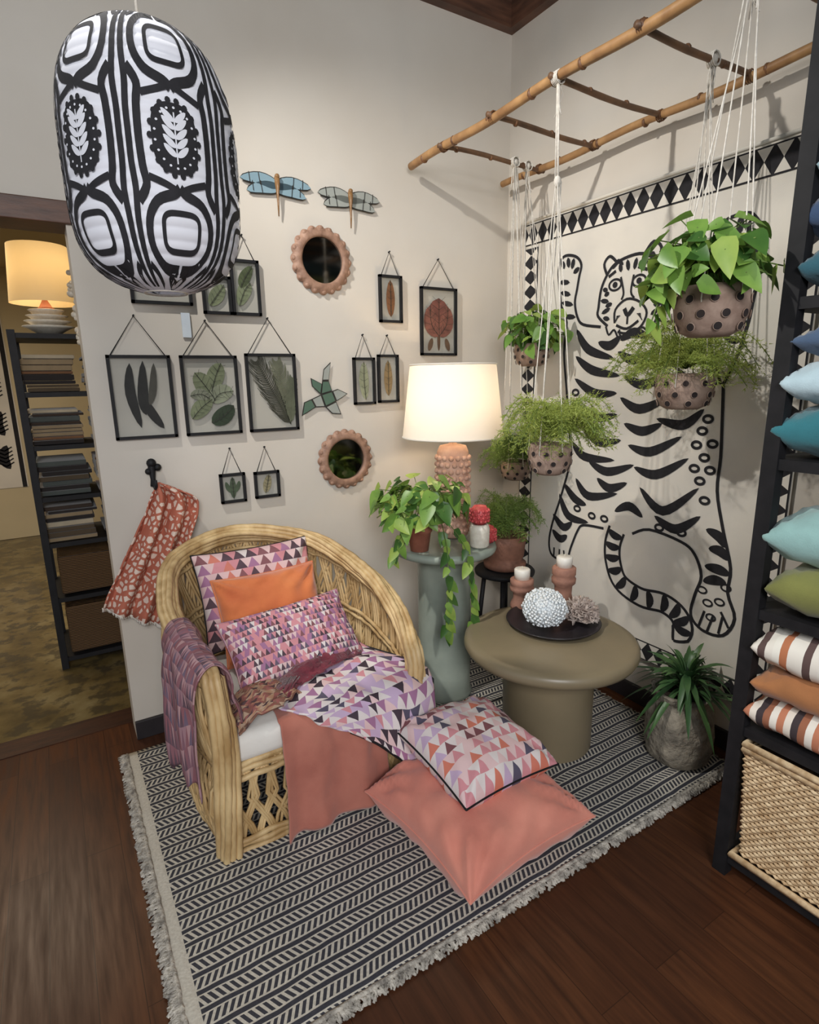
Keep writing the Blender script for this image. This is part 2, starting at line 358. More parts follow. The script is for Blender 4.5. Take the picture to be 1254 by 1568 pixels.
# ------------------------------------------------------------ wicker chair
chair=group('wicker_armchair')
base=catmull([(-2.00,-.92,.015),(-2.04,-.6,.015),(-2.01,-.34,.015),(-1.86,-.20,.015),(-1.65,-.17,.015),(-1.44,-.2,.015),(-1.30,-.34,.015),(-1.28,-.6,.015),(-1.30,-.92,.015)],12)
top=catmull([(-2.0,-.94,.68),(-2.035,-.78,.75),(-2.05,-.52,.80),(-1.96,-.22,.88),(-1.67,-.09,.925),(-1.36,-.2,.87),(-1.225,-.5,.765),(-1.215,-.76,.67),(-1.245,-.93,.57)],12)
seat=[a.lerp(b,.5) for a,b in zip(base,top)]
for i,p in enumerate(seat): p.z=.35
def at(c,t):
    t=min(max(t,0),1)*(len(c)-1);i=min(int(t),len(c)-2);return c[i].lerp(c[i+1],t-i)
mb=MB()
def wob(p,a=.004): return p+Vector((U(-a,a),U(-a,a),U(-a,a)))
def cane(t0,c0,t1,c1,r=.0065,out=.0,n=5):
    pts=[]
    for k in range(n+1):
        s=k/n;p=at(c0,t0).lerp(at(c1,t1),s)
        cdir=Vector((p.x+1.65,p.y+.55,0));cdir.normalize()
        pts.append(wob(p+cdir*out*math.sin(pi*s),.003))
    tube(mb,catmull(pts,2),r,5)
N=64
for k in range(N+1):
    t=k/N
    cane(t,base,t+U(-.02,.02),seat,.0075,.01)
    cane(t+.01,base,t+.06,seat,.006,.02);cane(t-.01,base,t-.06,seat,.006,.02)
    cane(t,seat,t+U(-.008,.008),top,.007,.025)
    if k%2==0:
        for o in (0,.006,.012):
            cane(t+o,seat,t+.07+o,top,.0065,.035);cane(t-o,seat,t-.07-o,top,.0065,.02)
for lev,rr in ((.97,.011),(.93,.009),(.88,.008),(.52,.009),(.46,.008),(.08,.008)):
    tube(mb,[wob(a.lerp(b,lev)+Vector((0,0,0)),.003) for a,b in zip(seat,top)],rr,6)
tube(mb,seat,.012,6)
for k in range(4): tube(mb,[wob(p+Vector((0,0,.012+.016*k)),.003) for p in base],.011,6)
rail=[Vector((-1.995,-.93,.01)),Vector((-1.99,-.945,.2)),Vector((-1.985,-.955,.45)),Vector((-1.995,-.945,.63))]
rail2=[Vector((-1.245,-.945,.54)),Vector((-1.255,-.955,.4)),Vector((-1.285,-.945,.2)),Vector((-1.30,-.93,.01))]
full=catmull(rail,8)[:-1]+top+catmull(rail2,8)[1:]
for q in range(10):
    pts=[];ph=2*pi*q/10
    for i,p in enumerate(full):
        a=full[max(i-1,0)];b=full[min(i+1,len(full)-1)];tt=(b-a).normalized()
        u=Vector((0,0,1))-tt*tt.z
        if u.length<.3: u=Vector((0,-1,0))-tt*(-tt.y)
        u.normalize();w=tt.cross(u);an=ph+i*.045
        rad=.030 if q%2 else .022
        if i<20 or i>len(full)-20: rad*=1.15
        pts.append(p+(u*math.cos(an)+w*math.sin(an))*rad+Vector((U(-1,1),U(-1,1),U(-1,1)))*.0015)
    tube(mb,pts,.0125,6)
def fp(x,z): return Vector((x,-.935+.012*math.sin(z*8),z))
for k in range(11):
    x=-1.96+.064*k
    for o in (-.009,0,.009):
        for sg in (-1,1):
            tube(mb,[wob(fp(x+o,.03)),wob(fp(x+o+sg*.02,.10)),wob(fp(x+o+sg*.075,.2)),wob(fp(x+o+sg*.06,.28)),wob(fp(x+o+sg*.02,.34))],.0065,5)
for z in (.02,.04,.06,.30,.33,.355): tube(mb,[wob(Vector((-2.0+.71*i/20,-.94,z))) for i in range(21)],.011,6)
for k in range(30):
    y=-.93+.72*k/30;tube(mb,[(-2.03+.02,y,.345),(-1.28,y,.345)],.009,5)
mb.obj('wicker_frame',m_wick,chair)
mb=MB();box(mb,(-1.975,-.955,.355),(-1.31,-.30,.465));o=mb.obj('seat_cushion',m_seat,chair,bevel=.035)
rad=math.radians
pillow('back_cushion',.52,.42,.17,m_tri3,(-1.64,-.29,.695),(rad(70),0,rad(2)),chair,m_black,seed=1)
pillow('orange_cushion',.45,.36,.15,m_orange,(-1.63,-.42,.645),(rad(66),rad(0),rad(2)),chair,m_orange,seed=3,wr=.01)
pillow('lumbar_cushion',.53,.32,.16,m_tri4,(-1.615,-.63,.59),(rad(46),rad(-2),rad(5)),chair,m_tri4,seed=4)
def patch(name,rows,mat,parent,amp=.006,seed=0,n=8,solid=.006,f=9):
    R0=[catmull(r,n) for r in rows];cols=list(zip(*R0));G=[catmull(list(c),n) for c in cols]
    mb=MB();nu=len(G);nv=len(G[0]);id=[]
    for i in range(nu):
        r=[]
        for j in range(nv):
            p=G[i][j];k=Vector((i/nu*f+seed,j/nv*f,seed));p=p+Vector((noise.noise(k),noise.noise(k+Vector((9,0,0))),noise.noise(k+Vector((0,9,0)))))*amp
            r.append(mb.add(p,(i/(nu-1),j/(nv-1))))
        id.append(r)
    for i in range(nu-1):
        for j in range(nv-1): mb.face((id[i][j],id[i+1][j],id[i+1][j+1],id[i][j+1]))
    return mb.obj(name,mat,parent,solid=solid)
def fold(x,a): return a*math.sin(x*38)
rows=[]
for (yy,zz,a) in [(-.70,.475,0),(-.92,.478,0),(-.972,.45,.004),(-.985,.33,.008),(-.99,.18,.012),(-1.0,.035,.016)]:
    rows.append([(-1.80+.40*i/8+(.02 if zz<.1 else 0)*(1 if i>4 else -.3),yy+fold(i*.05,a),zz-(.02 if zz<.1 and i==0 else 0)) for i in range(9)])
patch('salmon_throw',rows,m_salmon2,chair,.006,1)
rows=[[(-1.80,-.80,.492),(-1.70,-.72,.495),(-1.58,-.66,.50),(-1.46,-.60,.505),(-1.37,-.58,.51)],
      [(-1.78,-.90,.488),(-1.66,-.82,.50),(-1.54,-.77,.505),(-1.41,-.72,.51),(-1.29,-.72,.50)],
      [(-1.72,-.97,.478),(-1.60,-.95,.495),(-1.49,-.91,.505),(-1.36,-.87,.51),(-1.21,-.87,.49)],
      [(-1.64,-1.0,.42),(-1.53,-1.005,.44),(-1.43,-1.01,.45),(-1.31,-1.02,.45),(-1.18,-.97,.45)],
      [(-1.56,-1.01,.375),(-1.47,-1.035,.31),(-1.39,-1.055,.23),(-1.32,-1.06,.17),(-1.22,-1.03,.24)]]
o=patch('purple_throw',rows,m_tri,chair,.014,4,f=7)
mb=MB();tube(mb,catmull([Vector(p) for p in rows[-1]],6)+catmull([Vector(rows[k][4]) for k in (3,2,1,0)],6),.005,6);mb.obj('throw_piping',m_black,chair)
rows=[[(-1.95,-.82,.49),(-1.88,-.78,.53),(-1.80,-.74,.52),(-1.72,-.70,.51)],[(-1.95,-.90,.50),(-1.87,-.87,.55),(-1.78,-.82,.54),(-1.70,-.78,.52)],[(-1.93,-.97,.48),(-1.86,-.95,.52),(-1.76,-.92,.52),(-1.68,-.86,.50)]]
patch('brown_throw',rows,m_brownplaid,chair,.02,8,f=9)
rows=[[(-1.76,-.78,.51),(-1.64,-.72,.545),(-1.52,-.66,.565),(-1.38,-.62,.55)],[(-1.74,-.81,.53),(-1.62,-.765,.555),(-1.50,-.715,.57),(-1.36,-.67,.54)],[(-1.72,-.84,.50),(-1.60,-.81,.52),(-1.48,-.77,.525),(-1.37,-.73,.51)]]
patch('burgundy_throw',rows,m_burg,chair,.014,11,f=14)
mb=MB()
for k in range(70):
    s=U(0,1);x,y=-1.77+.10*s+U(-.01,.01),-.82+.03*s+U(-.03,.03);tube(mb,[(x,y,.54),(x-.03+U(-.01,.01),y-.03,.535),(x-.07+U(-.02,.01),y-.06+U(-.02,.02),.51)],.0035,4)
mb.obj('tassels',m_burg,chair)
rows=[]
for (dx,zz) in [(-.075,.36),(-.075,.50),(-.07,.64),(-.058,.74),(-.02,.80),(.03,.79),(.055,.73),(.062,.66),(.075,.60)]:
    row=[]
    for i in range(8):
        t=i/7;y=-.955+.25*t;xx=-1.997-.045*min(1,t*1.6);h=.695+.085*min(1,t*1.3)
        row.append((xx+dx+.012*math.sin(i*2.1)*(zz<.7),y,zz-.765+h if zz>.6 else zz+(.02 if i%2 else -.02)+(h-.765)-(.06*(i>4) if zz<.4 else 0)))
    rows.append(row)
patch('arm_throw',rows,m_tri5,chair,.01,21,f=8)

# ------------------------------------------------------------ towel on hook
tw=group('hanging_towel')
rows=[]
Ls=[(-1.985,1.17),(-2.03,1.08),(-2.10,.95),(-2.17,.82),(-2.245,.68)];Rs=[(-1.955,1.17),(-1.83,1.11),(-1.85,.98),(-1.93,.80),(-2.03,.55)]
for (l,r),am in zip(zip(Ls,Rs),(.01,.03,.035,.035,.03)):
    rows.append([(l[0]+(r[0]-l[0])*i/12,-.07+am*math.sin(i*1.35),l[1]+(r[1]-l[1])*i/12+(.02*math.sin(i/12*pi) if l[1]>1 else 0)) for i in range(13)])
patch('cloth',rows,m_towel,tw,.008,3,n=5)
mb=MB()
for k in range(90):
    s=k/90;x=-2.245+.215*s;z=.68-.13*s;y=-.07+.03*math.sin(s*12*1.35)
    tube(mb,[(x,y,z+.004),(x+U(-.004,.004),y,z-.014)],.0025,4)
mb.obj('lace_hem',m_cloth,tw)
mb=MB();lathe(mb,[(.0,1.28),(.012,1.275),(.016,1.25),(.010,1.2),(.014,1.17),(.0,1.165)],(-1.985,-.022,0),10)
tube(mb,catmull([(-1.985,-.025,1.19),(-1.985,-.06,1.165),(-1.985,-.09,1.18),(-1.985,-.09,1.205)],5),.007,6)
ball(mb,(-1.985,-.024,1.27),.020);ball(mb,(-1.962,-.024,1.25),.016);ball(mb,(-2.0,-.024,1.235),.014);mb.obj('hook',m_black,tw)

# ------------------------------------------------------------ wall decor
WL=lambda a,b,off=0: (a,-.014-off,b)
LC={}
def lm(c,nm='pressed_foliage'):
    if c not in LC: LC[c]=M('%s_%d_%d_%d'%((nm,)+c),rgb(*c),tuple(x*.6 for x in rgb(*c)[:3])+(1,),.7,20,.3,90,dist=.003)
    return LC[c]
def frame(x0,x1,z0,z1,az,leaves,ax=None,tint=m_pane):
    g=group('pressed_leaf_frame');mb=MB();w=.006;ax=ax or (x0+x1)/2
    for a,b in [((x0,z0),(x1,z0)),((x1,z0),(x1,z1)),((x1,z1),(x0,z1)),((x0,z1),(x0,z0))]:
        pa=(min(a[0],b[0])-w,-.024,min(a[1],b[1])-w);pb=(max(a[0],b[0])+w,-.006,max(a[1],b[1])+w);box(mb,pa,pb)
    tube(mb,[(x0+.008,-.012,z1),(ax,-.010,az),(x1-.008,-.012,z1)],.0022,4)
    tube(mb,[(ax,-.003,az),(ax,-.017,az+.002)],.004,6)
    mb.obj('border',m_black,g,smooth=False)
    mb=MB();mb.face([mb.add(p) for p in [(x0,-.012,z0),(x1,-.012,z0),(x1,-.012,z1),(x0,-.012,z1)]]);mb.obj('glass',tint,g,smooth=False)
    mats=[];mb=MB()
    for i,(pts,wd,col,rib) in enumerate(leaves):
        m=lm(col)
        if m not in mats: mats.append(m)
        mi=mats.index(m)
        P=[(x0+(x1-x0)*a,z0+(z1-z0)*b) for a,b in pts]
        if rib==2:
            C=catmull([(p[0],p[1],0) for p in P],22);ribbon(mb,P,.004,WL,mi,.003)
            for k in range(3,len(C)-1):
                q=C[k];tt=(C[min(k+1,len(C)-1)]-C[k-1]).normalized();nn=Vector((-tt.y,tt.x,0));f=k/len(C)
                for s in (-1,1):
                    L_=wd*.55*math.sin(pi*(f**.8))**.5*U(.75,1.15)+.004
                    e=q+nn*s*L_*.7+tt*L_*1.0;m_=q+nn*s*L_*.45+tt*L_*.3
                    ribbon(mb,[(q.x,q.y),(m_.x,m_.y),(e.x,e.y)],lambda t:.0058*(1-t*.7),WL,mi,.001+.00003*k,smooth=2)
            continue
        ribbon(mb,P,blade(wd),WL,mi,.0005*i)
        if rib:
            d=lm((50,50,40))
            if d not in mats: mats.append(d)
            ribbon(mb,P,.003,WL,mats.index(d),.003+.0005*i)
            C=catmull([(p[0],p[1],0) for p in P],6)
            for k in range(2,len(C)-2,2):
                q=C[k];tt=(C[k+1]-C[k-1]).normalized();nn=Vector((-tt.y,tt.x,0))
                for s in (-1,1):
                    e=q+nn*s*wd*.42*math.sin(pi*k/len(C))+tt*wd*.22;ribbon(mb,[(q.x,q.y),(e.x,e.y)],.0012,WL,mats.index(d),.003+.0005*i,smooth=0)
    if leaves: mb.obj('pressed_leaves',mats,g,smooth=False)
    return g
DK=(34,34,32);G1=(118,126,96);G2=(74,84,52);BR=(120,78,46)
frame(-2.10,-1.87,1.38,1.71,1.87,[([(.34,.92),(.30,.55),(.42,.12)],.04,DK,0),([(.56,.95),(.50,.5),(.52,.28)],.042,DK,0),([(.50,.5),(.62,.3),(.80,.10)],.038,DK,0),([(.74,.92),(.68,.6),(.60,.4)],.03,(70,68,60),0)])
frame(-1.82,-1.59,1.38,1.71,1.86,[([(.55,.45),(.4,.62),(.22,.8)],.085,G1,1),([(.5,.55),(.6,.75),(.72,.92)],.075,G1,1),([(.5,.4),(.65,.52),(.92,.55)],.08,(140,146,122),1),([(.1,.2),(.28,.34),(.5,.45)],.07,G1,1),([(.45,.14),(.68,.22),(.9,.36)],.075,(44,58,38),1),([(.1,.5),(.3,.52),(.45,.46)],.05,(128,132,112),1)])
frame(-1.54,-1.315,1.38,1.72,1.88,[([(.85,.06),(.55,.45),(.2,.92)],.13,(52,52,38),2),([(.85,.06),(.75,.5),(.62,.92)],.10,(104,106,84),2),([(.85,.08),(.88,.35),(.95,.7)],.07,(96,100,78),2)])
frame(-.595,-.375,1.73,2.065,2.21,[([(.5,.05),(.5,.2),(.5,.36)],.02,(96,70,50),0),([(.5,.30),(.5,.58),(.5,.86)],.15,(116,70,60),1),([(.5,.28),(.28,.46),(.24,.74)],.09,(124,78,66),1),([(.5,.28),(.72,.46),(.76,.74)],.09,(124,78,66),1),([(.2,.05),(.25,.15),(.3,.25)],.03,(100,76,56),0),([(.8,.05),(.75,.15),(.7,.25)],.03,(100,76,56),0)])
frame(-.84,-.72,1.89,2.105,2.22,[([(.5,.1),(.5,.5),(.5,.92)],.05,BR,1)])
frame(-1.00,-.89,1.485,1.705,1.82,[([(.55,.08),(.48,.5),(.5,.93)],.055,(150,154,124),1)])
frame(-.86,-.75,1.49,1.72,1.82,[([(.5,.12),(.5,.5),(.5,.9)],.05,(142,118,80),1)])
frame(-1.70,-1.595,1.06,1.185,1.305,[([(.5,.1),(.5,.5),(.5,.9)],.03,(70,84,62),1),([(.5,.3),(.3,.5),(.2,.75)],.022,(70,84,62),0),([(.5,.3),(.7,.5),(.8,.75)],.022,(70,84,62),0)])
frame(-1.54,-1.43,1.065,1.18,1.30,[([(.4,.15),(.5,.5),(.6,.9)],.04,(150,142,110),1)])
frame(-1.575,-1.46,1.895,2.115,2.22,[([(.2,.15),(.45,.45),(.7,.6)],.06,G1,1),([(.3,.5),(.5,.7),(.8,.92)],.05,G2,1)])
frame(-1.70,-1.59,1.895,2.04,2.12,[([(.2,.2),(.5,.5),(.8,.8)],.06,G1,1)])
frame(-1.98,-1.755,1.925,2.20,2.33,[([(.2,.2),(.5,.5),(.8,.9)],.10,(90,104,96),1)])
mb=MB();box(mb,(-1.80,-.010,1.79),(-1.765,-.004,1.89));mb.obj('price_tag',M('tag_paper',rgb(206,214,220),rgb(190,200,210),.6),smooth=False)

def mirror(cx,cz,r,n=20):
    g=group('round_mirror');mb=MB()
    N=160;rings=[]
    prof=[(.66,.008,0),(.66,.022,0),(.72,.026,0),(.80,.024,.3),(.90,.016,.8),(.95,.004,1)]
    for (rr,d,sc) in prof:
        ring=[]
        for k in range(N):
            a=2*pi*k/N;q=r*rr*(1+.075*sc*abs(math.cos(a*n/2))-.03*sc)
            ring.append(mb.add((cx+q*math.cos(a),-d-.002,cz+q*math.sin(a))))
        rings.append(ring)
    for i in range(len(rings)-1):
        for k in range(N): mb.face((rings[i][k],rings[i][(k+1)%N],rings[i+1][(k+1)%N],rings[i+1][k]))
    for k in range(n):
        a=2*pi*k/n;ball(mb,(cx+r*.90*math.cos(a),-.016,cz+r*.90*math.sin(a)),r*.075,0,10,6,(1,.6,1))
    mb.obj('scalloped_frame',m_scallop,g)
    mb=MB();mb.face([mb.add((cx+r*.68*math.cos(2*pi*k/48),-.012,cz+r*.68*math.sin(2*pi*k/48))) for k in range(48)]);mb.obj('mirror_glass',m_mirror,g,smooth=False)
mirror(-1.145,2.15,.155);mirror(-1.065,1.207,.155)

def dragonfly(cx,cz,s,mw,sg=1):
    g=group('stained_glass_dragonfly');mb=MB()
    F=lambda a,b,off=0:(cx+a*s,-.012-off,cz+b*s)
    for sx in (-1,1):
        for pts,w in ([(0,.05),(sx*.45,.17),(sx*.98,.12)],.30),([(0,.0),(sx*.4,-.03),(sx*.82,-.16)],.30):
            ribbon(mb,pts,lambda t,w=w:w*1.15*math.sin(pi*(.08+.92*t)**.75)**.55+.002 if t<1 else .002,F,0,0)
            ribbon(mb,pts,lambda t,w=w:max(.001,(w*1.15*math.sin(pi*(.08+.92*t)**.75)**.55)-.05) if t<1 else .001,F,1,.003)
            m=pts[1];ribbon(mb,[(m[0],m[1]-w*.5),(m[0]+sx*.04,m[1]+w*.5)],.02,F,0,.005,smooth=0)
            ribbon(mb,[(m[0]*1.6,m[1]-w*.4),(m[0]*1.65,m[1]+w*.4)],.02,F,0,.005,smooth=0)
    mb.obj('wings',[m_lead,mw],g,smooth=False)
    mb=MB();tube(mb,[F(0,.24,.01),F(0,.12,.012),F(0,-.15,.01),F(0,-.4,.01),F(0,-.70,.006)],lambda t:s*(.075 if t<.5 else .05*(1.3-t)),8,0);ball(mb,F(0,.26,.014),s*.07)
    mb.obj('body',m_gl_brown,g)
dragonfly(-1.345,2.43,.165,m_gl_blue);dragonfly(-.99,2.42,.165,m_gl_clear)
g=group('stained_glass_bird');mb=MB();F=lambda a,b,off=0:(a,-.012-off,b)
def piece(p,mi=1):
    c=[sum(q[0] for q in p)/len(p),sum(q[1] for q in p)/len(p)]
    poly2(mb,p,F,0,0);poly2(mb,[(c[0]+(q[0]-c[0])*.84,c[1]+(q[1]-c[1])*.84) for q in p],F,mi,.003)
# tail, body, head+beak, raised wing, far wing
piece([(-1.29,1.435),(-1.275,1.50),(-1.235,1.515),(-1.215,1.475)]);piece([(-1.235,1.515),(-1.185,1.535),(-1.165,1.475),(-1.215,1.475)],2)
piece([(-1.185,1.535),(-1.125,1.55),(-1.105,1.50),(-1.165,1.475)]);piece([(-1.125,1.55),(-1.095,1.56),(-1.04,1.535),(-1.075,1.515),(-1.105,1.50)],2)
piece([(-1.185,1.535),(-1.175,1.60),(-1.14,1.60),(-1.125,1.55)]);piece([(-1.175,1.60),(-1.165,1.655),(-1.125,1.69),(-1.14,1.60)],2)
piece([(-1.185,1.535),(-1.23,1.575),(-1.235,1.615),(-1.175,1.585)]);piece([(-1.165,1.475),(-1.13,1.44),(-1.08,1.435),(-1.105,1.50)],2)
mb.obj('glass_pieces',[m_lead,m_gl_green,m_gl_clear],g,smooth=False)

# ------------------------------------------------------------ tiger tapestry
tap=group('tiger_wall_hanging')
TW=lambda a,b,off=0:(-.018-off+.004*noise.noise(Vector((a*3,b*2,0))),a,b)
Y0,Y1,Z0,Z1=-1.64,-.165,.24,2.40
mb=MB();n1,n2=30,44
id=[[mb.add(TW(Y0+(Y1-Y0)*i/n1,Z0+(Z1-Z0)*j/n2)) for i in range(n1+1)] for j in range(n2+1)]
for j in range(n2):
    for i in range(n1): mb.face((id[j][i],id[j][i+1],id[j+1][i+1],id[j+1][i]))
mb.obj('cloth',m_cloth,tap,solid=.003)
mb=MB()
def band(y0,z0,y1,z1,horizontal,nt):
    for k in range(nt):
        a=k/nt;b=(k+1)/nt;m=(a+b)/2
        def Q(s,t):
            return (y0+(y1-y0)*s,z0+(z1-z0)*t) if horizontal else (y0+(y1-y0)*t,z0+(z1-z0)*s)
        poly2(mb,[Q(a,.0),Q(b,.0),Q(b,1),Q(a,1)],TW,0,.004)
        poly2(mb,[Q(a+.08/nt,.06),Q(b-.08/nt,.06),Q(m,.5)],TW,1,.006);poly2(mb,[Q(a+.08/nt,.94),Q(m,.5),Q(b-.08/nt,.94)],TW,1,.006)
band(Y0,2.285,Y1,2.39,True,22);band(Y0,.25,Y1,.345,True,22)
band(Y1-.105,.36,Y1-.005,2.27,False,26);band(Y0+.005,.36,Y0+.105,2.27,False,26)
def cm(s): return [tuple(float(q)/100 for q in p.split(',')) for p in s.split()]
LWD=.0135
def line(s,w=LWD,closed=False): ribbon(mb,cm(s),w,TW,0,.004,4,closed)
line('-45,195 -43,205 -42,213 -44,218 -48,219 -54,217 -57,213 -56,208 -55,202 -54,196 -56,189 -60,185 -71,183')
line('-75,183 -69,188 -69,192 -70,200 -73,206 -77,210 -84,212 -92,212 -99,208 -103,201 -104,191 -101,184')
line('-79,184 -79,190 -85,194 -92,192 -96,187 -93,181 -86,179 -81,180',.011)
line('-84,190 -86,187 -89,190',.02);line('-86,187 -86,183',.010);line('-80,183 -86,181 -92,184',.012)
line('-82,181 -83,178 -89,178 -91,181',.009)
for e in ('-78,201','-91,201'):
    c=cm(e)[0];ribbon(mb,circ(c[0],c[1],.034,.024),.010,TW,0,.004,3,True);poly2(mb,circ(c[0],c[1],.014),TW,0,.005)
line('-81,204 -83,197 -82,194',.010);line('-88,204 -87,197 -89,194',.010);line('-74,205 -78,207',.014);line('-90,207 -95,205',.014)
for s in ('-84,211 -85,206','-80,210 -81,206','-89,211 -88,206','-100,203 -97,201','-102,197 -98,196','-71,200 -74,199','-70,195 -75,194','-71,189 -76,191','-103,190 -99,190','-76,208 -79,211 -82,209','-93,210 -97,211 -98,207','-73,192 -77,193','-72,197 -75,198','-102,193 -98,193','-100,200 -96,198','-95,208 -92,209','-76,186 -72,187','-98,186 -102,188'): ribbon(mb,cm(s),blade(.022),TW,0,.004)
for i in range(6):
    for e,sx in (('-82,187',1),('-91,187',-1)):
        c=cm(e)[0];ribbon(mb,[(c[0]+sx*.012*i*.5,c[1]-.006*i),(c[0]+sx*.02,c[1]-.003*i)],.004,TW,0,.005,0)
line('-73,206 -71,211 -74,214 -78,211');line('-93,212 -97,216 -101,213 -100,208')
line('-74,183 -76,179 -79,181 -82,177 -86,179 -90,177 -94,181 -98,179 -101,184',.010)
line('-125,205 -124,210 -127,216 -130,218 -137,218 -141,214 -143,210 -142,205 -143,196 -142,187 -141,178 -138,166 -134,156')
line('-101,184 -108,182 -114,184 -119,190 -121,198 -125,205')
for s in ('-129,217 -130,211','-134,218 -134,211','-138,216 -137,209','-142,205 -137,204','-143,198 -138,200','-142,192 -137,195','-142,186 -136,188','-141,179 -134,181','-139,172 -132,174','-126,203 -131,202','-124,197 -130,198','-122,191 -128,192'): ribbon(mb,cm(s),blade(.028),TW,0,.004)
for s in ('-44,217 -46,213','-48,218 -49,213','-52,217 -51,212','-56,212 -52,210','-43,207 -50,206','-44,202 -51,200','-45,197 -53,195','-47,190 -55,189'): ribbon(mb,cm(s),blade(.026),TW,0,.004)
line('-45,195 -49,187 -48,172 -51,152 -54,132 -56,118 -50,96 -45,81 -43,69 -46,62 -56,62 -59,70 -63,80 -67,84 -80,85')
line('-134,156 -135,143 -136,127 -136,113 -140,98 -145,82 -145,71 -149,61 -145,52 -136,51 -130,56 -131,66 -133,75 -129,84 -122,88 -106,90 -97,86')
line('-120,184 -127,170 -133,156',.010)
for s in ('-47,62 -47,67','-51,61 -51,67','-55,62 -54,67','-134,52 -136,60','-138,51 -140,59','-143,52 -144,60','-147,56 -143,62'): line(s,.011)
for c0 in ('-137,64','-142,66','-139,58','-134,69','-144,73'):
    c=cm(c0)[0];ribbon(mb,circ(c[0],c[1],.02,.014),.008,TW,0,.004,3,True)
tc=catmull([(p[0],p[1],0) for p in cm('-88,86 -86,78 -87,69 -92,60 -104,56 -116,57 -124,54 -127,48 -123,41')],6)
L1=[];L2=[]
for i,p in enumerate(tc):
    a=tc[max(i-1,0)];b=tc[min(i+1,len(tc)-1)];t_=(b-a).normalized();nn=Vector((-t_.y,t_.x,0));wd=.045 if i<len(tc)-4 else .045*(len(tc)-1-i)/4
    L1.append((p.x+nn.x*wd,p.y+nn.y*wd));L2.append((p.x-nn.x*wd,p.y-nn.y*wd))
    if i%4==2 and i<len(tc)-3:
        ribbon(mb,[(p.x+nn.x*.045,p.y+nn.y*.045),(p.x+t_.x*.012,p.y+t_.y*.012),(p.x-nn.x*.045,p.y-nn.y*.045)],blade(.040),TW,0,.004)
ribbon(mb,L1,LWD,TW,0,.004,0);ribbon(mb,L2,LWD,TW,0,.004,0)
stripes=['-56,183 -64,173 -80,168','-56,170 -67,163 -84,160','-56,159 -69,152 -83,152','-64,133 -75,128 -87,130','-56,127 -65,120 -84,120','-68,118 -80,114 -95,119','-60,108 -69,100 -87,104','-49,98 -56,87 -70,86','-45,86 -53,80 -59,84','-45,77 -51,73 -56,76','-86,160 -97,156 -110,161','-91,128 -103,126 -118,134','-95,118 -107,116 -122,125','-99,109 -112,100 -128,113','-86,95 -94,99 -102,95','-108,97 -119,93 -130,101','-105,141 -118,139 -127,146','-133,96 -139,94 -142,90','-135,88 -140,88 -144,85','-134,80 -140,80 -145,79','-134,73 -139,75 -144,75','-83,176 -90,179 -99,176','-82,171 -91,167 -102,171','-85,150 -96,145 -111,151','-62,145 -72,140 -84,142','-88,138 -98,135 -108,139','-108,172 -118,166 -126,170','-112,163 -122,156 -130,162','-70,176 -77,174 -83,178','-60,140 -66,136 -74,135','-52,104 -60,97 -68,95','-74,110 -82,106 -92,110','-115,152 -122,150 -128,155']
for s in stripes: ribbon(mb,cm(s),blade(.044),TW,0,.004,6)
for c in cm('-127,150 -129,142 -127,137 -132,132 -129,126 -132,121 -128,116 -57,152 -56,145 -58,137 -80,90 -111,92 -72,90 -125,131 -125,121 -131,108 -62,92 -122,92'):
    ribbon(mb,circ(c[0],c[1],.02,.014),.012,TW,0,.004,3,True)
mb.obj('printed_tiger',[m_ink,m_cloth],tap,smooth=False)
mb=MB();tube(mb,[(-.02,Y0-.01,2.405),(-.02,Y1+.01,2.405)],.008,8);mb.obj('hem_rod',m_cloth,tap)

# ------------------------------------------------------------ bamboo ladder
lad=group('hanging_bamboo_ladder');mb=MB();LZ=2.61
def bam(a,b,r,step=.24,ph=0,mi=0):
    a=Vector(a);b=Vector(b);L=(b-a).length;n=max(4,int(L/.06))
    tube(mb,[a.lerp(b,i/n)+Vector((0,0,.006*math.sin(i*.5+ph))) for i in range(n+1)],lambda t:r*(1+.03*math.sin(t*20)),10,mi)
    d=(b-a).normalized();k=step*.5+ph*.05
    while k<L:
        p=a+d*k;tube(mb,[p-d*.006,p,p+d*.006],lambda t:r*(1.18 if .3<t<.7 else 1.04),10,1);k+=step
bam((-.67,-.05,LZ),(-.67,-3.4,LZ),.0175);bam((-.09,-.05,LZ),(-.09,-3.4,LZ),.016,ph=1)
for k,y in enumerate((-.33,-.67,-1.01,-1.36,-1.69,-2.03,-2.38)): bam((-.70,y,LZ),(-.06,y,LZ),.0105,.2,k,2)
for x in (-.67,-.09):
    for y in (-.33,-.67,-1.01,-1.36,-1.69):
        for q in range(3): tube(mb,[(x+(.020)*math.cos(a),y-.008+.008*q,LZ+.020*math.sin(a)) for a in [2*pi*j/10 for j in range(10)]],.003,4,1,closed=True)
mb.obj('poles',[m_bamboo,m_bamnode,m_bamboo_d],lad)
mb=MB()
for p in ((-.67,-1.75),(-.09,-1.75),(-.67,-2.9),(-.09,-2.9)): tube(mb,[(p[0],p[1],LZ),(p[0],p[1],H+.12)],.003,4)
mb.obj('suspension_cords',m_cord,lad)

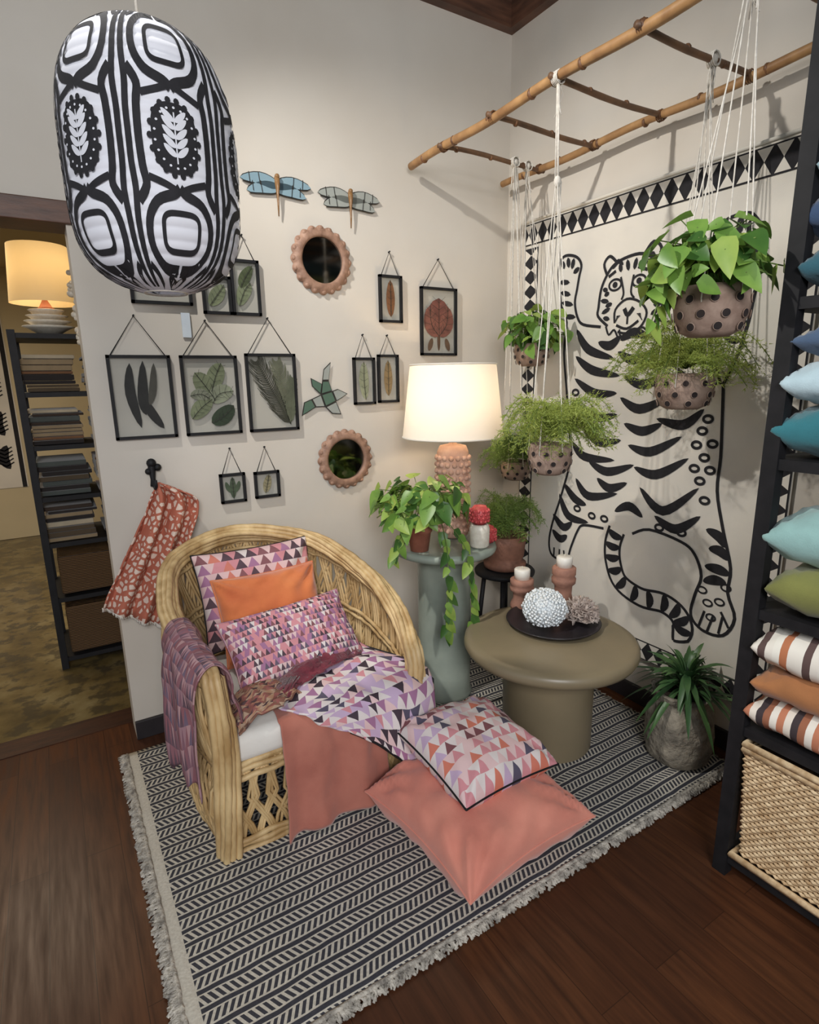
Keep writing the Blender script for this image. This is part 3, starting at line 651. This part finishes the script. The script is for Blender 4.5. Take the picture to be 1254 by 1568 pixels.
# ------------------------------------------------------------ plants
def leaf(mb,b,d,up,L,W,mi=0,heart=True,droop=.25,rows=6):
    b=Vector(b);d=Vector(d).normalized();side=d.cross(Vector(up))
    if side.length<1e-3: side=d.orthogonal()
    side.normalize();nn=side.cross(d).normalized();R_=[]
    for j in range(rows+1):
        t=j/rows
        w=W/2*((math.sin(pi*t**.55))**.75 if heart else math.sin(pi*(.12+.88*t))**.8)
        if j==rows: w=.0003
        c=b+d*L*t-Vector((0,0,1))*droop*L*t*t
        R_.append((mb.add(c-side*w+nn*w*.28),mb.add(c),mb.add(c+side*w+nn*w*.28)))
    for j in range(rows):
        A,B=R_[j],R_[j+1];mb.face((A[0],A[1],B[1],B[0]),mi);mb.face((A[1],A[2],B[2],B[1]),mi)
LM3=[m_leaf,m_stem,m_leaf2,m_leaf3]
def pothos(name,c,rad,n,sz,parent,up=.7,low=-.4,vines=(),asp=.72):
    mb=MB();c=Vector(c)
    for i in range(n):
        az=U(0,2*pi);el=U(low,1);h=math.sqrt(max(0,1-el*el*.8));q=Vector((math.cos(az)*h,math.sin(az)*h,el*up))
        p=c+q*rad*U(.5,1.12)
        nrm=(Vector((q.x,q.y,max(q.z,0)+.55))+Vector((U(-1,1),U(-1,1),U(-1,1)))*.6).normalized()
        d=Vector((q.x*.6+U(-1,1)*.9,q.y*.6+U(-1,1)*.9,U(-1.1,.5)));d=d-nrm*d.dot(nrm)
        s=sz*U(.6,1.25);leaf(mb,p-d.normalized()*s*.4,d,nrm,s,s*asp,(0,2,0,3)[i%4],True,U(.05,.3))
        tube(mb,[c+Vector((q.x*.1*rad,q.y*.1*rad,-.02)),c+q*rad*.4+Vector((0,0,.03)),p],.0018,4,1)
    for V in vines:
        V=catmull(V,5);tube(mb,V,.0022,4,1)
        for k in range(2,len(V),1):
            s=sz*U(.5,.85);a=U(-pi,0) if k%2 else U(-pi*.8,-pi*.2);nrm=Vector((U(-.5,.3),-1,.4))
            leaf(mb,V[k],(math.cos(a)*.8,-.2,-.7),nrm,s,s*.7,(0,2,3)[k%3],True,.2)
    return mb.obj(name,LM3,parent)
def fern(name,c,rad,n,parent,m,drop=.7,lift=.5,dens=1.0,spread=(0,2*pi),maxx=None):
    mb=MB();c=Vector(c)
    for i in range(n):
        az=U(*spread);L=rad*U(.35,1.15);h=U(.2,1)*lift*rad;dr=U(.1,1)*drop*rad
        P=[c+Vector((math.cos(az)*L*t,math.sin(az)*L*t,h*math.sin(t*pi*.8)*1.0-dr*t*t)) for t in [k/10 for k in range(11)]]
        P=catmull(P,2);tube(mb,P,.0012,3,1)
        for k in range(3,len(P)):
            tt=(P[k]-P[k-1]).normalized();sd=tt.cross(Vector((0,0,1))).normalized()
            for s in (-1,1):
                bl=.042*(1.15-abs(k/len(P)-.5))*dens*U(.6,1.2)
                e=(sd*s+tt*.6+Vector((0,0,U(-.6,.6)))).normalized()
                for q in range(6):
                    b=P[k]+e*bl*(q/5.0);a1=Vector((U(-1,1),U(-1,1),U(-1,1))).normalized()*U(.008,.017)
                    cr=a1.cross(e);w=cr.normalized()*.0019 if cr.length>1e-6 else Vector((.001,0,0))
                    mb.face((mb.add(b-w),mb.add(b+w),mb.add(b+a1+e*.006)),0)
    return mb.obj(name,[m,m_stem],parent,smooth=False)
def holepot(name,c,r,h,parent,mat=m_terra2):
    mb=MB();prof=[(r*.55,-h),(r*.8,-h*.9),(r*.98,-h*.6),(r*1.03,-h*.35),(r*.98,-h*.1),(r*.95,0),(r*.87,0),(r*.85,-h*.25)]
    lathe(mb,prof,c,36,0,capt=False);lathe(mb,[(r*.87,-h*.15),(.001,-h*.12)],c,20,1,capb=False)
    for row,(zz,rr,nh) in enumerate(((-.28*h,1.032,10),(-.58*h,.995,10),(-.82*h,.885,8))):
        for k in range(nh):
            a=2*pi*(k+.5*(row%2))/nh;s=h*.08;cc=Vector((c[0]+r*rr*math.cos(a),c[1]+r*rr*math.sin(a),c[2]+zz))
            o=Vector((math.cos(a),math.sin(a),-.15*row)).normalized();u=Vector((-math.sin(a),math.cos(a),0));w=o.cross(u)
            mb.face([mb.add(cc+o*.004+(u*math.cos(b)+w*math.sin(b))*s) for b in [2*pi*j/12 for j in range(12)]],2)  # flat dark disc paints the shade of a hole; the pot isn't pierced
            tube(mb,[cc+o*.002+(u*math.cos(b)+w*math.sin(b))*s*1.08 for b in [2*pi*j/12 for j in range(12)]],.0016,4,0,closed=True)
    mb.obj(name,[mat,m_soil,m_hole],parent)
def cords(c,r,top,parent,knot=None,n=3,tail=True):
    mb=MB();c=Vector(c);top=Vector(top);kn=Vector((c.x*.5+top.x*.5,c.y*.5+top.y*.5,knot)) if knot else top
    for k in range(n*2):
        a=2*pi*k/(n*2)+.3;p=c+Vector((r*math.cos(a),r*math.sin(a),0));q=kn+Vector((U(-.012,.012),U(-.012,.012),0))
        tube(mb,[c+Vector((r*.5*math.cos(a),r*.5*math.sin(a),-r*1.35)),p+Vector((r*.06*math.cos(a),r*.06*math.sin(a),-r*.4)),p,q],.0021,5)
    if knot:
        for q in range(3): tube(mb,[kn+Vector((U(-.008,.008),U(-.008,.008),0)),top+Vector((U(-.012,.012),U(-.012,.012),0))],.0026,5)
        ball(mb,kn,.014,0,8,6,(1,1,1.4))
    ball(mb,top+Vector((0,0,.0)),.016,0,8,6)
    for q in range(5): tube(mb,[top+Vector((.022*math.cos(a),(q-2)*.006,.0+.022*math.sin(a))) for a in [2*pi*j/10 for j in range(10)]],.0028,4,closed=True)
    for q in range(3): tube(mb,[top,top+Vector((U(-.02,.02),U(-.02,.02),-.05)),top+Vector((U(-.03,.03),U(-.03,.03),-.12))],.002,4)
    mb.obj('cotton_cords',m_cord,parent)
g=group('hanging_pothos');c=(-.68,-1.665,1.84);holepot('pot',c,.098,.135,g);cords(c,.098,(-.67,-1.69,LZ),g)
pothos('foliage',(c[0]-.015,c[1]+.01,c[2]+.05),.165,150,.075,g,.72,-.55,vines=[[(c[0]-.09,c[1]+.02,c[2]+.03),(c[0]-.15,c[1]+.05,c[2]-.02),(c[0]-.17,c[1]+.07,c[2]-.10)]])
g=group('hanging_asparagus_fern');c=(-.31,-1.36,1.605);holepot('pot',c,.10,.13,g);cords(c,.10,(-.31,-1.36,LZ),g)
fern('foliage',(c[0],c[1],c[2]+.015),.26,85,g,m_fern,.42,.65)
g=group('hanging_pothos');c=(-.20,-.43,1.765);holepot('pot',c,.085,.11,g);cords(c,.085,(-.17,-.33,LZ),g)
pothos('foliage',(c[0],c[1]-.02,c[2]+.035),.15,120,.07,g,.95,-.5)
g=group('hanging_asparagus_fern');c=(-.67,-1.05,1.345);holepot('pot',c,.082,.12,g);cords(c,.082,(-.67,-1.02,LZ),g,knot=2.28)
fern('foliage',(c[0],c[1]-.01,c[2]+.02),.215,85,g,m_fern,.42,.8)
g=group('hanging_asparagus_fern');c=(-.26,-.40,1.17);holepot('pot',c,.075,.10,g);cords(c,.075,(-.26,-.34,LZ),g)
fern('foliage',(c[0],c[1],c[2]+.01),.19,60,g,m_fern_d,.5,.9)

# ------------------------------------------------------------ pedestal & items
mb=MB();cp=(-.76,-.45,0)
lathe(mb,[(.135,.014),(.140,.02),(.140,.035),(.132,.05),(.132,.70),(.140,.755),(.16,.77),(.235,.775),(.252,.785),(.256,.80),(.250,.815),(.235,.818)],cp,56)
mb.obj('pedestal_table',m_ped)
g=group('table_lamp');lc=(-.66,-.385);mb=MB()
lathe(mb,[(.06,.82),(.078,.835),(.080,1.0),(.078,1.25),(.065,1.28),(.02,1.29),(.012,1.36)],(lc[0],lc[1],0),32)
for j in range(12):
    for k in range(15):
        a=2*pi*(k+.5*(j%2))/15;ball(mb,(lc[0]+.079*math.cos(a),lc[1]+.079*math.sin(a),.86+j*.033),.0135,0,8,5)
mb.obj('nubby_base',m_terra_p,g)
mb=MB();lathe(mb,[(.246,1.325),(.206,1.665)],(lc[0],lc[1],0),56,capb=False,capt=False)
for r_,z_ in ((.246,1.325),(.206,1.665)): tube(mb,[(lc[0]+r_*math.cos(2*pi*k/56),lc[1]+r_*math.sin(2*pi*k/56),z_) for k in range(56)],.004,6,closed=True)
mb.obj('shade',m_shade,g)
mb=MB();ball(mb,(lc[0],lc[1],1.45),.035)
t=NT('bulb');t.b.inputs['Emission Color'].default_value=rgb(255,220,170);t.b.inputs['Emission Strength'].default_value=4;mb.obj('bulb',t.mat,g)
g=group('potted_pothos');mb=MB();pc=(-.935,-.50,.82)
lathe(mb,[(.042,0),(.055,.09),(.06,.092),(.062,.13),(.053,.13),(.052,.10)],pc,28,capt=False);lathe(mb,[(.053,.11),(.001,.113)],pc,16,capb=False)
mb.obj('pot',m_terra,g)
pothos('foliage',(-.925,-.49,1.035),.215,150,.085,g,.58,-.5,vines=[[(-.85,-.60,.97),(-.83,-.72,.86),(-.82,-.745,.7),(-.81,-.74,.52),(-.76,-.73,.40)],[(-.88,-.60,.97),(-.93,-.72,.86),(-.94,-.735,.70),(-.94,-.72,.56),(-.92,-.7,.48)],[(-1.03,-.56,.98),(-1.10,-.60,.92),(-1.14,-.60,.84)]])
g=group('speckled_vase');mb=MB();lathe(mb,[(.035,0),(.046,.01),(.048,.09),(.042,.11),(.034,.115),(.03,.105)],(-.675,-.62,.82),28);mb.obj('body',m_vase,g)
def redpot(c,s):
    g=group('red_dimpled_vase');mb=MB();lathe(mb,[(.03*s,0),(.042*s,.02*s),(.044*s,.06*s),(.03*s,.085*s),(.026*s,.08*s)],c,24)
    for j in range(4):
        for k in range(12):
            a=2*pi*(k+.5*(j%2))/12;ball(mb,(c[0]+.043*s*math.cos(a),c[1]+.043*s*math.sin(a),c[2]+(.016+.016*j)*s),.0075*s,0,6,4)
    mb.obj('body',m_redpot,g)
redpot((-.675,-.62,.935),1.0);redpot((-.59,-.575,.82),.95)

g=group('black_stool');mb=MB();sc=(-.27,-.34)
lathe(mb,[(.15,.53),(.165,.535),(.168,.55),(.16,.56)],(sc[0],sc[1],0),36)
for k in range(4):
    a=pi/4+pi/2*k;tube(mb,[(sc[0]+.16*math.cos(a),sc[1]+.16*math.sin(a),.015),(sc[0]+.11*math.cos(a),sc[1]+.11*math.sin(a),.535)],.013,8)
tube(mb,[(sc[0]+.145*math.cos(2*pi*k/24),sc[1]+.145*math.sin(2*pi*k/24),.18) for k in range(24)],.008,6,closed=True)
mb.obj('frame',m_black,g)
g=group('potted_fern');mb=MB();pc=(-.27,-.34,.56)
lathe(mb,[(.085,0),(.115,.015),(.118,.04),(.09,.05),(.105,.08),(.112,.15),(.12,.20),(.108,.20),(.10,.18)],pc,36,capt=False);lathe(mb,[(.105,.18),(.001,.185)],pc,16,capb=False)
mb.obj('pot',m_terra_b,g);fern('foliage',(-.27,-.34,.77),.19,70,g,m_fern_d,.3,1.2)

# ------------------------------------------------------------ low round table
tcn=(-.61,-1.03,0);mb=MB();dz=.02
lathe(mb,[(.192,.0145),(.195,.02),(.195,.30+dz),(.205,.38+dz),(.24,.412+dz),(.33,.422+dz),(.360,.435+dz),(.370,.455+dz),(.366,.478+dz),(.352,.488+dz),(.33,.49+dz)],tcn,72)
mb.obj('round_side_table',m_table)
g=group('coral_tray');mb=MB();lathe(mb,[(.15,.491+dz),(.19,.494+dz),(.205,.508+dz),(.210,.512+dz),(.205,.514+dz),(.185,.503+dz),(.02,.501+dz)],(-.51,-.95,0),48);mb.obj('plate',m_plate,g)
mb=MB();cc=Vector((-.575,-.96,.585+dz));ball(mb,cc,.084,0,20,14,(1,1,.85))
NB=520
for k in range(NB):
    z=1-2*(k+.5)/NB;a=k*2.399963;r_=math.sqrt(1-z*z)
    d=Vector((r_*math.cos(a),r_*math.sin(a),z));p=cc+Vector((d.x,d.y,d.z*.85))*.085
    if z<-.75: continue
    d2=(d+Vector((U(-.3,.3),U(-.3,.3),U(-.3,.3)))).normalized()
    tube(mb,[p,p+d2*U(.008,.018)],lambda t:.0045+.0025*t,5)
mb.obj('coral_ball',m_coral,g)
mb=MB();cc=Vector((-.415,-1.02,.545+dz));ball(mb,cc,.05,0,14,8,(1.1,1.1,.8))
for k in range(190):
    z=U(-.4,1);a=U(0,2*pi);r_=math.sqrt(1-z*z);d=Vector((r_*math.cos(a),r_*math.sin(a),z*.75))
    leaf(mb,cc+d*.045,d+Vector((U(-.4,.4),U(-.4,.4),U(-.2,.4))),(U(-1,1),U(-1,1),U(-1,1)),.045,.04,0,True,0,4)
mb.obj('rose_coral',m_coral2,g,solid=.002)
def candle(c,h):
    g=group('candle_holder');mb=MB();lathe(mb,[(.05,0),(.055,.015),(.05,.03),(.040,h*.35),(.042,h*.55),(.056,h*.62),(.058,h*.72),(.050,h*.78),(.056,h*.82),(.056,h*.97),(.048,h),(.0,h)],c,32);mb.obj('holder',m_candh,g)
    mb=MB();lathe(mb,[(.037,h),(.038,h+.045),(.033,h+.05),(0.001,h+.046)],c,24);tube(mb,[(c[0],c[1],c[2]+h+.045),(c[0],c[1],c[2]+h+.062)],.0015,4);mb.obj('candle',m_candle,g)
candle((-.50,-.73,.51),.15);candle((-.335,-.84,.51),.21)

# ------------------------------------------------------------ floor urn plant
g=group('potted_dracaena');mb=MB();pc=(-.24,-1.43,.015)
def rough(p,a,j):
    n_=noise.noise(p*14)*.010+noise.noise(p*40)*.004;return p+Vector((math.cos(a),math.sin(a),0))*n_
prof=[(.10,0),(.122,.02),(.133,.08),(.135,.15),(.128,.21),(.112,.25),(.104,.275),(.114,.30),(.118,.315),(.10,.315),(.095,.28)]
pp=[]
for i in range(len(prof)-1):
    for k in range(3): pp.append((prof[i][0]+(prof[i+1][0]-prof[i][0])*k/3,prof[i][1]+(prof[i+1][1]-prof[i][1])*k/3))
pp.append(prof[-1]);lathe(mb,pp,pc,56,0,rough,capt=False);lathe(mb,[(.10,.28),(.001,.285)],pc,16,1,capb=False);mb.obj('urn',[m_pot,m_soil],g)
mb=MB()
for k in range(120):
    a=U(0,2*pi);el=U(-.3,1.4);q=Vector((math.cos(a)*math.cos(el),math.sin(a)*math.cos(el),math.sin(el)));b=Vector((pc[0],pc[1]-.01,.32))+Vector((q.x*.04,q.y*.04,U(0,.10)))
    L_=U(.10,.22)
    if q.x>.1: L_=min(L_,.17/q.x*.95)
    leaf(mb,b,q,(q.x*-.3,q.y*-.3,1),L_,.024,0,False,U(.2,.9),7)
mb.obj('leaves',m_leaf_d,g)

# ------------------------------------------------------------ paper lantern
g=group('paper_lantern');lc=Vector((-2.05,-1.15,2.08));HR,HH=.179,.275
def lr(b):
    return HR*max(0.0,(1-abs(b)**(3.4 if b>0 else 4.6)))**.5
def LM(a,b,off=0):
    b=max(-.985,min(.985,b));r=lr(b)+.0042+off
    return (lc.x+r*math.cos(a),lc.y+r*math.sin(a),lc.z+b*HH)
mb=MB();prof=[]
nb=200
for i in range(nb+1):
    b=-.985+1.97*i/nb;prof.append((lr(b)+.003*abs(math.cos(b*pi*11)),b*HH))
lathe(mb,prof,lc,72,capb=False,capt=False);mb.obj('paper_skin',m_paper,g)
mb=MB();cw=pi/3;th0=math.radians(-85)
def rr_rect(cx,cy,w,h,p=4,n=28):
    o=[]
    for k in range(n):
        a=2*pi*k/n;c_,s_=math.cos(a),math.sin(a);o.append((cx+w*math.copysign(abs(c_)**(2/p),c_),cy+h*math.copysign(abs(s_)**(2/p),s_)))
    return o
for k in range(6):
    T=th0+k*cw
    def A(a,b,off=0,T=T): return LM(T-a*cw,b,off)
    S=lambda pts,w,mi=0,off=.0,cl=False,sm=4: ribbon(mb,pts,w,A,mi,off,sm,cl)
    for sx in (-1,1):
        S([(sx*.45,.97),(sx*.455,.8),(sx*.455,.55),(sx*.44,.36),(sx*.455,.18),(sx*.455,0),(sx*.455,-.18),(sx*.44,-.36),(sx*.455,-.55),(sx*.455,-.8),(sx*.45,-.97)],.062)
        S([(0+sx*.02,.88),(sx*.22,.86),(sx*.34,.74),(sx*.34,.56),(sx*.24,.43),(sx*.06,.37),(0,.33)],.075)
        S([(0+sx*.02,-.88),(sx*.22,-.86),(sx*.34,-.74),(sx*.34,-.56),(sx*.24,-.43),(sx*.06,-.37),(0,-.33)],.075)
        S([(sx*.42,.44),(sx*.33,.33),(sx*.35,.2),(sx*.36,0),(sx*.35,-.20),(sx*.33,-.33),(sx*.42,-.44)],.075)
        S([(0,.36),(sx*.14,.31),(sx*.30,.27)],.05);S([(0,-.36),(sx*.14,-.31),(sx*.30,-.27)],.05)
        S([(0,.97),(sx*.14,.92),(sx*.02,.87)],.06);S([(0,-.97),(sx*.14,-.92),(sx*.02,-.87)],.06)
        S([(sx*.28,.97),(sx*.34,.9),(sx*.42,.84)],.05);S([(sx*.28,-.97),(sx*.34,-.9),(sx*.42,-.84)],.05)
    S(rr_rect(0,.63,.20,.13),.042,cl=True,sm=2);S(rr_rect(0,-.63,.20,.13),.042,cl=True,sm=2)
    ring=rr_rect(0,0,.235,.235,3,36);rows_=8
    for j in range(rows_):
        for q in range(36):
            s0,s1=j/rows_,(j+1)/rows_;a0,a1=ring[q],ring[(q+1)%36]
            mb.face([mb.add(A(x_*s,y_*s,.001)) for (x_,y_),s in ((a0,s0),(a0,s1),(a1,s1),(a1,s0))],0)
    for q in range(18):
        aa=2*pi*q/18;cx_,cy_=.25*math.cos(aa),.25*math.sin(aa);poly2(mb,circ(cx_,cy_,.03,.024,8),A,0,.0015)
        cx_,cy_=.205*math.cos(aa+.2),.20*math.sin(aa+.2);poly2(mb,circ(cx_,cy_,.014,.009,6),A,1,.003)
    S([(0,-.17),(0,.02),(0,.17)],.014,1,.003)
    for yv in (-.12,-.06,0,.06,.11):
        for sx in (-1,1): ribbon(mb,[(0,yv),(sx*.06,yv+.03),(sx*.125,yv+.075)],blade(.05),A,1,.003)
mb.obj('printed_pattern',[m_ink,m_paper],g,smooth=False)
mb=MB();tube(mb,[lc+Vector((0,0,HH*.98)),Vector((lc.x,lc.y,H+.12))],.003,6)
for zz in (.985,-.985): tube(mb,[lc+Vector((lr(zz)*math.cos(2*pi*k/32),lr(zz)*math.sin(2*pi*k/32),zz*HH)) for k in range(32)],.003,5,closed=True)
tube(mb,[lc+Vector((-lr(.985),0,HH*.985)),lc+Vector((0,0,HH*1.03)),lc+Vector((lr(.985),0,HH*.985))],.002,5)
mb.obj('cord_and_hoops',m_cord,g)

# ------------------------------------------------------------ shelving on the right
g=group('black_shelving_unit');mb=MB();SX0,SX1=-.645,-.06;SY0=-1.835
for x in (SX0,SX1-.04):
    for y in (SY0,-3.3): box(mb,(x,y-.042,0),(x+.04,y,3.0))
levels=[.08,.545,.93,1.37,1.79,2.28,2.72]
for z in levels: box(mb,(SX0+.005,-3.3,z-.03),(SX1,SY0-.005,z))
mb.obj('frame',m_black,g,smooth=False)
cols={}
def fm(r,g_,b):
    k=(r,g_,b)
    if k not in cols: cols[k]=M('fabric_%d_%d_%d'%k,rgb(*k),None,.9,8,.35,260,sheen=.3,dist=.003)
    return cols[k]
def stripes_m(name,cs,s):
    t=NT(name);tc=t.new('ShaderNodeTexCoord');sp=t.new('ShaderNodeSeparateXYZ');t.link(tc.outputs['UV'],sp.inputs[0]);f=t.math('FRACT',t.math('MULTIPLY',sp.outputs[1],s))
    t.link(t.ramp(f,[(i/len(cs),c) for i,c in enumerate(cs)],True),t.b.inputs['Base Color']);t.b.inputs['Roughness'].default_value=.9;return t.mat
m_str1=stripes_m('striped_cushion_orange',[rgb(226,220,208),rgb(178,112,76),rgb(230,226,214),rgb(226,220,208),rgb(90,70,66),rgb(226,220,208)],4)
m_str2=stripes_m('striped_cushion_multi',[rgb(226,220,208),rgb(150,96,70),rgb(60,50,52),rgb(222,212,198),rgb(186,120,90)],5)
sg=group('stacked_cushions')
def st(z,mat,th,j=0): pillow('cushion',.54,.46,th,mat,(-.385,-2.10+U(-.015,.015),z+th*.42),(0,0,rad(U(-3,3))),sg,seed=z*7,n=22,sag=.03,wr=.008,ex_=.4)
z=.545
for m_,th in ((m_str2,.15),(fm(170,112,66),.13),(m_str1,.17)): st(z,m_,th);z+=th*.72
z=.93
for m_,th in ((fm(120,122,62),.18),(fm(150,190,186),.19)): st(z,m_,th);z+=th*.78
z=1.37
for m_,th in ((fm(40,112,122),.18),(fm(190,214,222),.16),(fm(70,92,120),.13)): st(z,m_,th);z+=th*.75
z=1.79
for m_,th in ((fm(40,90,104),.17),(fm(52,76,110),.16),(fm(150,180,190),.13)): st(z,m_,th);z+=th*.75
z=2.28
for m_,th in ((fm(110,116,60),.17),(fm(64,88,100),.15)): st(z,m_,th);z+=th*.75
g=group('wicker_basket');mb=MB();bx0,bx1,by0,by1,bz0,bz1=-.645,-.13,-2.46,-1.89,.082,.495
def bside(z): s=(z-bz0)/(bz1-bz0);return .02*(1-s)
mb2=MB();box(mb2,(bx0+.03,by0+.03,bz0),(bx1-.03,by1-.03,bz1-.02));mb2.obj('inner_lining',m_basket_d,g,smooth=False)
for zz in (bz0+.012,bz1,bz1-.018): tube(mb,[(bx0,by0,zz),(bx1,by0,zz),(bx1,by1,zz),(bx0,by1,zz)],.012,8,closed=True)
nr=44;NR=34
for r_ in range(NR):
    z_=bz0+.022+(bz1-bz0-.05)*r_/(NR-1);s=bside(z_);pts=[]
    cor=[(bx0+s,by1-s),(bx0+s,by0+s),(bx1-s,by0+s),(bx1-s,by1-s)]
    for e in range(4):
        a,b=cor[e],cor[(e+1)%4];nx,ny=[(-1,0),(0,-1),(1,0),(0,1)][e]
        for k in range(nr):
            f=k/nr;o_=.004*(1 if (k+r_)%2 else -1);pts.append((a[0]+(b[0]-a[0])*f+nx*o_,a[1]+(b[1]-a[1])*f+ny*o_,z_))
    tube(mb,pts,.0058,5,closed=True)
mb.obj('rim_and_weave',m_basket,g)

# ------------------------------------------------------------ back room
g=group('back_room_shelving');mb=MB()
for x in (-2.46,-1.55):
    for y in (.99,1.42): box(mb,(x,y-.035,0),(x+.035,y,1.88))
zs=[.06,.42,.74,1.0,1.28,1.56,1.86]
for z_ in zs: box(mb,(-2.455,.965,z_-.02),(-1.52,1.42,z_+.005))
mb.obj('frame',m_black,g,smooth=False)
mb=MB();mats=[fm(60,46,36),fm(150,130,100),fm(84,70,52),fm(40,34,32),fm(186,172,146),fm(120,84,56),fm(78,84,80)]
for z_ in zs[2:-1]:
    for x in (-2.39,-2.10,-1.82):
        zz=z_+.008
        while zz<z_+.19:
            h=U(.014,.034);j=U(-.015,.015);mi=int(U(0,6.99))
            box(mb,(x-.03+j,.99+U(0,.02),zz),(x+.21+j,1.36,zz+h-.003),mi);zz+=h
mb.obj('folded_textiles',mats,g,smooth=False,bevel=.004)
mb=MB()
for x in (-2.40,-2.08,-1.80):
    for z0_,z1_ in ((.08,.36),(.44,.66)): box(mb,(x,.98,z0_),(x+.27,1.38,z1_))
mb.obj('storage_baskets',m_basket_d,g,smooth=False,bevel=.01)
g=group('stacked_bowls');mb=MB()
for q in range(4): lathe(mb,[(.05,0),(.10-.008*q,.03),(.125-.012*q,.04),(.12-.012*q,.042),(.05,.012)],(-2.27,1.12,1.87+.028*q),28)
mb.obj('bowls',m_vase,g)
g=group('shop_table_lamp');mb=MB();lathe(mb,[(.05,2.0),(.03,2.015),(.012,2.05),(.012,2.12)],(-2.27,1.14,0),16);mb.obj('base',m_terra,g)
mb=MB();lathe(mb,[(.165,2.03),(.14,2.32)],(-2.27,1.14,0),40,capb=False,capt=False);mb.obj('shade',m_shade2,g)
mb=MB()
for k in range(60):
    z_=1.80+.40*k/60;ball(mb,(-2.125+U(-.03,.03),.80+U(-.03,.03),z_),U(.014,.026),0,7,5,(1,1,.8))
tube(mb,[(-2.125,.80,1.8),(-2.125,.80,2.75)],.003,4)
mb.obj('hanging_shell_garland',m_vase)
g=group('leaf_wall_hanging');mb=MB();RW2=lambda a,b,off=0:(a,4.64-off,b)
poly2(mb,[(-3.5,.55),(-2.63,.55),(-2.63,2.45),(-3.5,2.45)],RW2,1,0)
for z_ in (.75,1.1,1.45,1.8,2.15):
    for x in (-3.25,-2.97,-2.76):
        ribbon(mb,[(x,z_),(x-.05,z_+.12),(x,z_+.25)],blade(.10),RW2,0,.004)
        for q in range(5):
            for sx in (-1,1): ribbon(mb,[(x-.03,z_+.03+.04*q),(x-.03+sx*.07,z_+.07+.04*q)],.012,RW2,0,.004,0)
for x in (-2.66,-3.45): ribbon(mb,[(x,.55),(x,2.45)],.04,RW2,0,.005,0)
mb.obj('cloth',[m_ink,m_cloth],g,smooth=False)

# ------------------------------------------------------------ camera
cam=bpy.data.cameras.new('camera');co=bpy.data.objects.new('camera',cam);bpy.context.collection.objects.link(co)
right=Vector((.851,-.525,-.0167)).normalized();fw=Vector((.508,.831,-.225));fw=(fw-right*fw.dot(right)).normalized();up=right.cross(fw).normalized()
Rm=Matrix((right,up,-fw)).transposed();co.matrix_world=Matrix.Translation((-2.32,-2.68,1.6))@Rm.to_4x4()
cam.sensor_fit='VERTICAL';cam.sensor_height=24;cam.lens=24*879/1568;cam.clip_start=.02
bpy.context.scene.camera=co
# ------------------------------------------------------------ lights
def light(name,typ,loc,target,energy,col,**k):
    l=bpy.data.lights.new(name,typ);l.energy=energy;l.color=col
    for a,b in k.items(): setattr(l,a,b)
    o=bpy.data.objects.new(name,l);o.location=loc;bpy.context.collection.objects.link(o)
    o.rotation_euler=(Vector(target)-Vector(loc)).to_track_quat('-Z','Y').to_euler();return o
light('window_light','AREA',(-3.0,-4.6,2.6),(-1.0,-.4,.5),105,(.98,.98,1),shape='RECTANGLE',size=1.4,size_y=1.2)
light('track_spot','SPOT',(-2.55,-1.0,3.3),(-.3,-.6,1.3),190,(1,.97,.92),spot_size=rad(80),spot_blend=.7,shadow_soft_size=.03)
light('lamp_bulb','POINT',(-.66,-.385,1.50),(0,0,0),5,(1,.74,.46),shadow_soft_size=.04)
light('shop_lamp_bulb','POINT',(-2.27,1.14,2.2),(0,0,0),2.2,(1,.74,.44),shadow_soft_size=.04)
light('back_room_fill_light','AREA',(-2.9,2.0,2.7),(-2.9,2.0,0),42,(1,.84,.62),shape='RECTANGLE',size=1.2,size_y=1.2)  # added warm fill for the back room, stands for no known fixture
w=bpy.data.worlds.new('world');bpy.context.scene.world=w;w.use_nodes=True;bg=w.node_tree.nodes['Background'];bg.inputs[0].default_value=(.86,.92,1,1);bg.inputs[1].default_value=.5
vs=bpy.context.scene.view_settings;vs.view_transform='Standard';vs.exposure=0
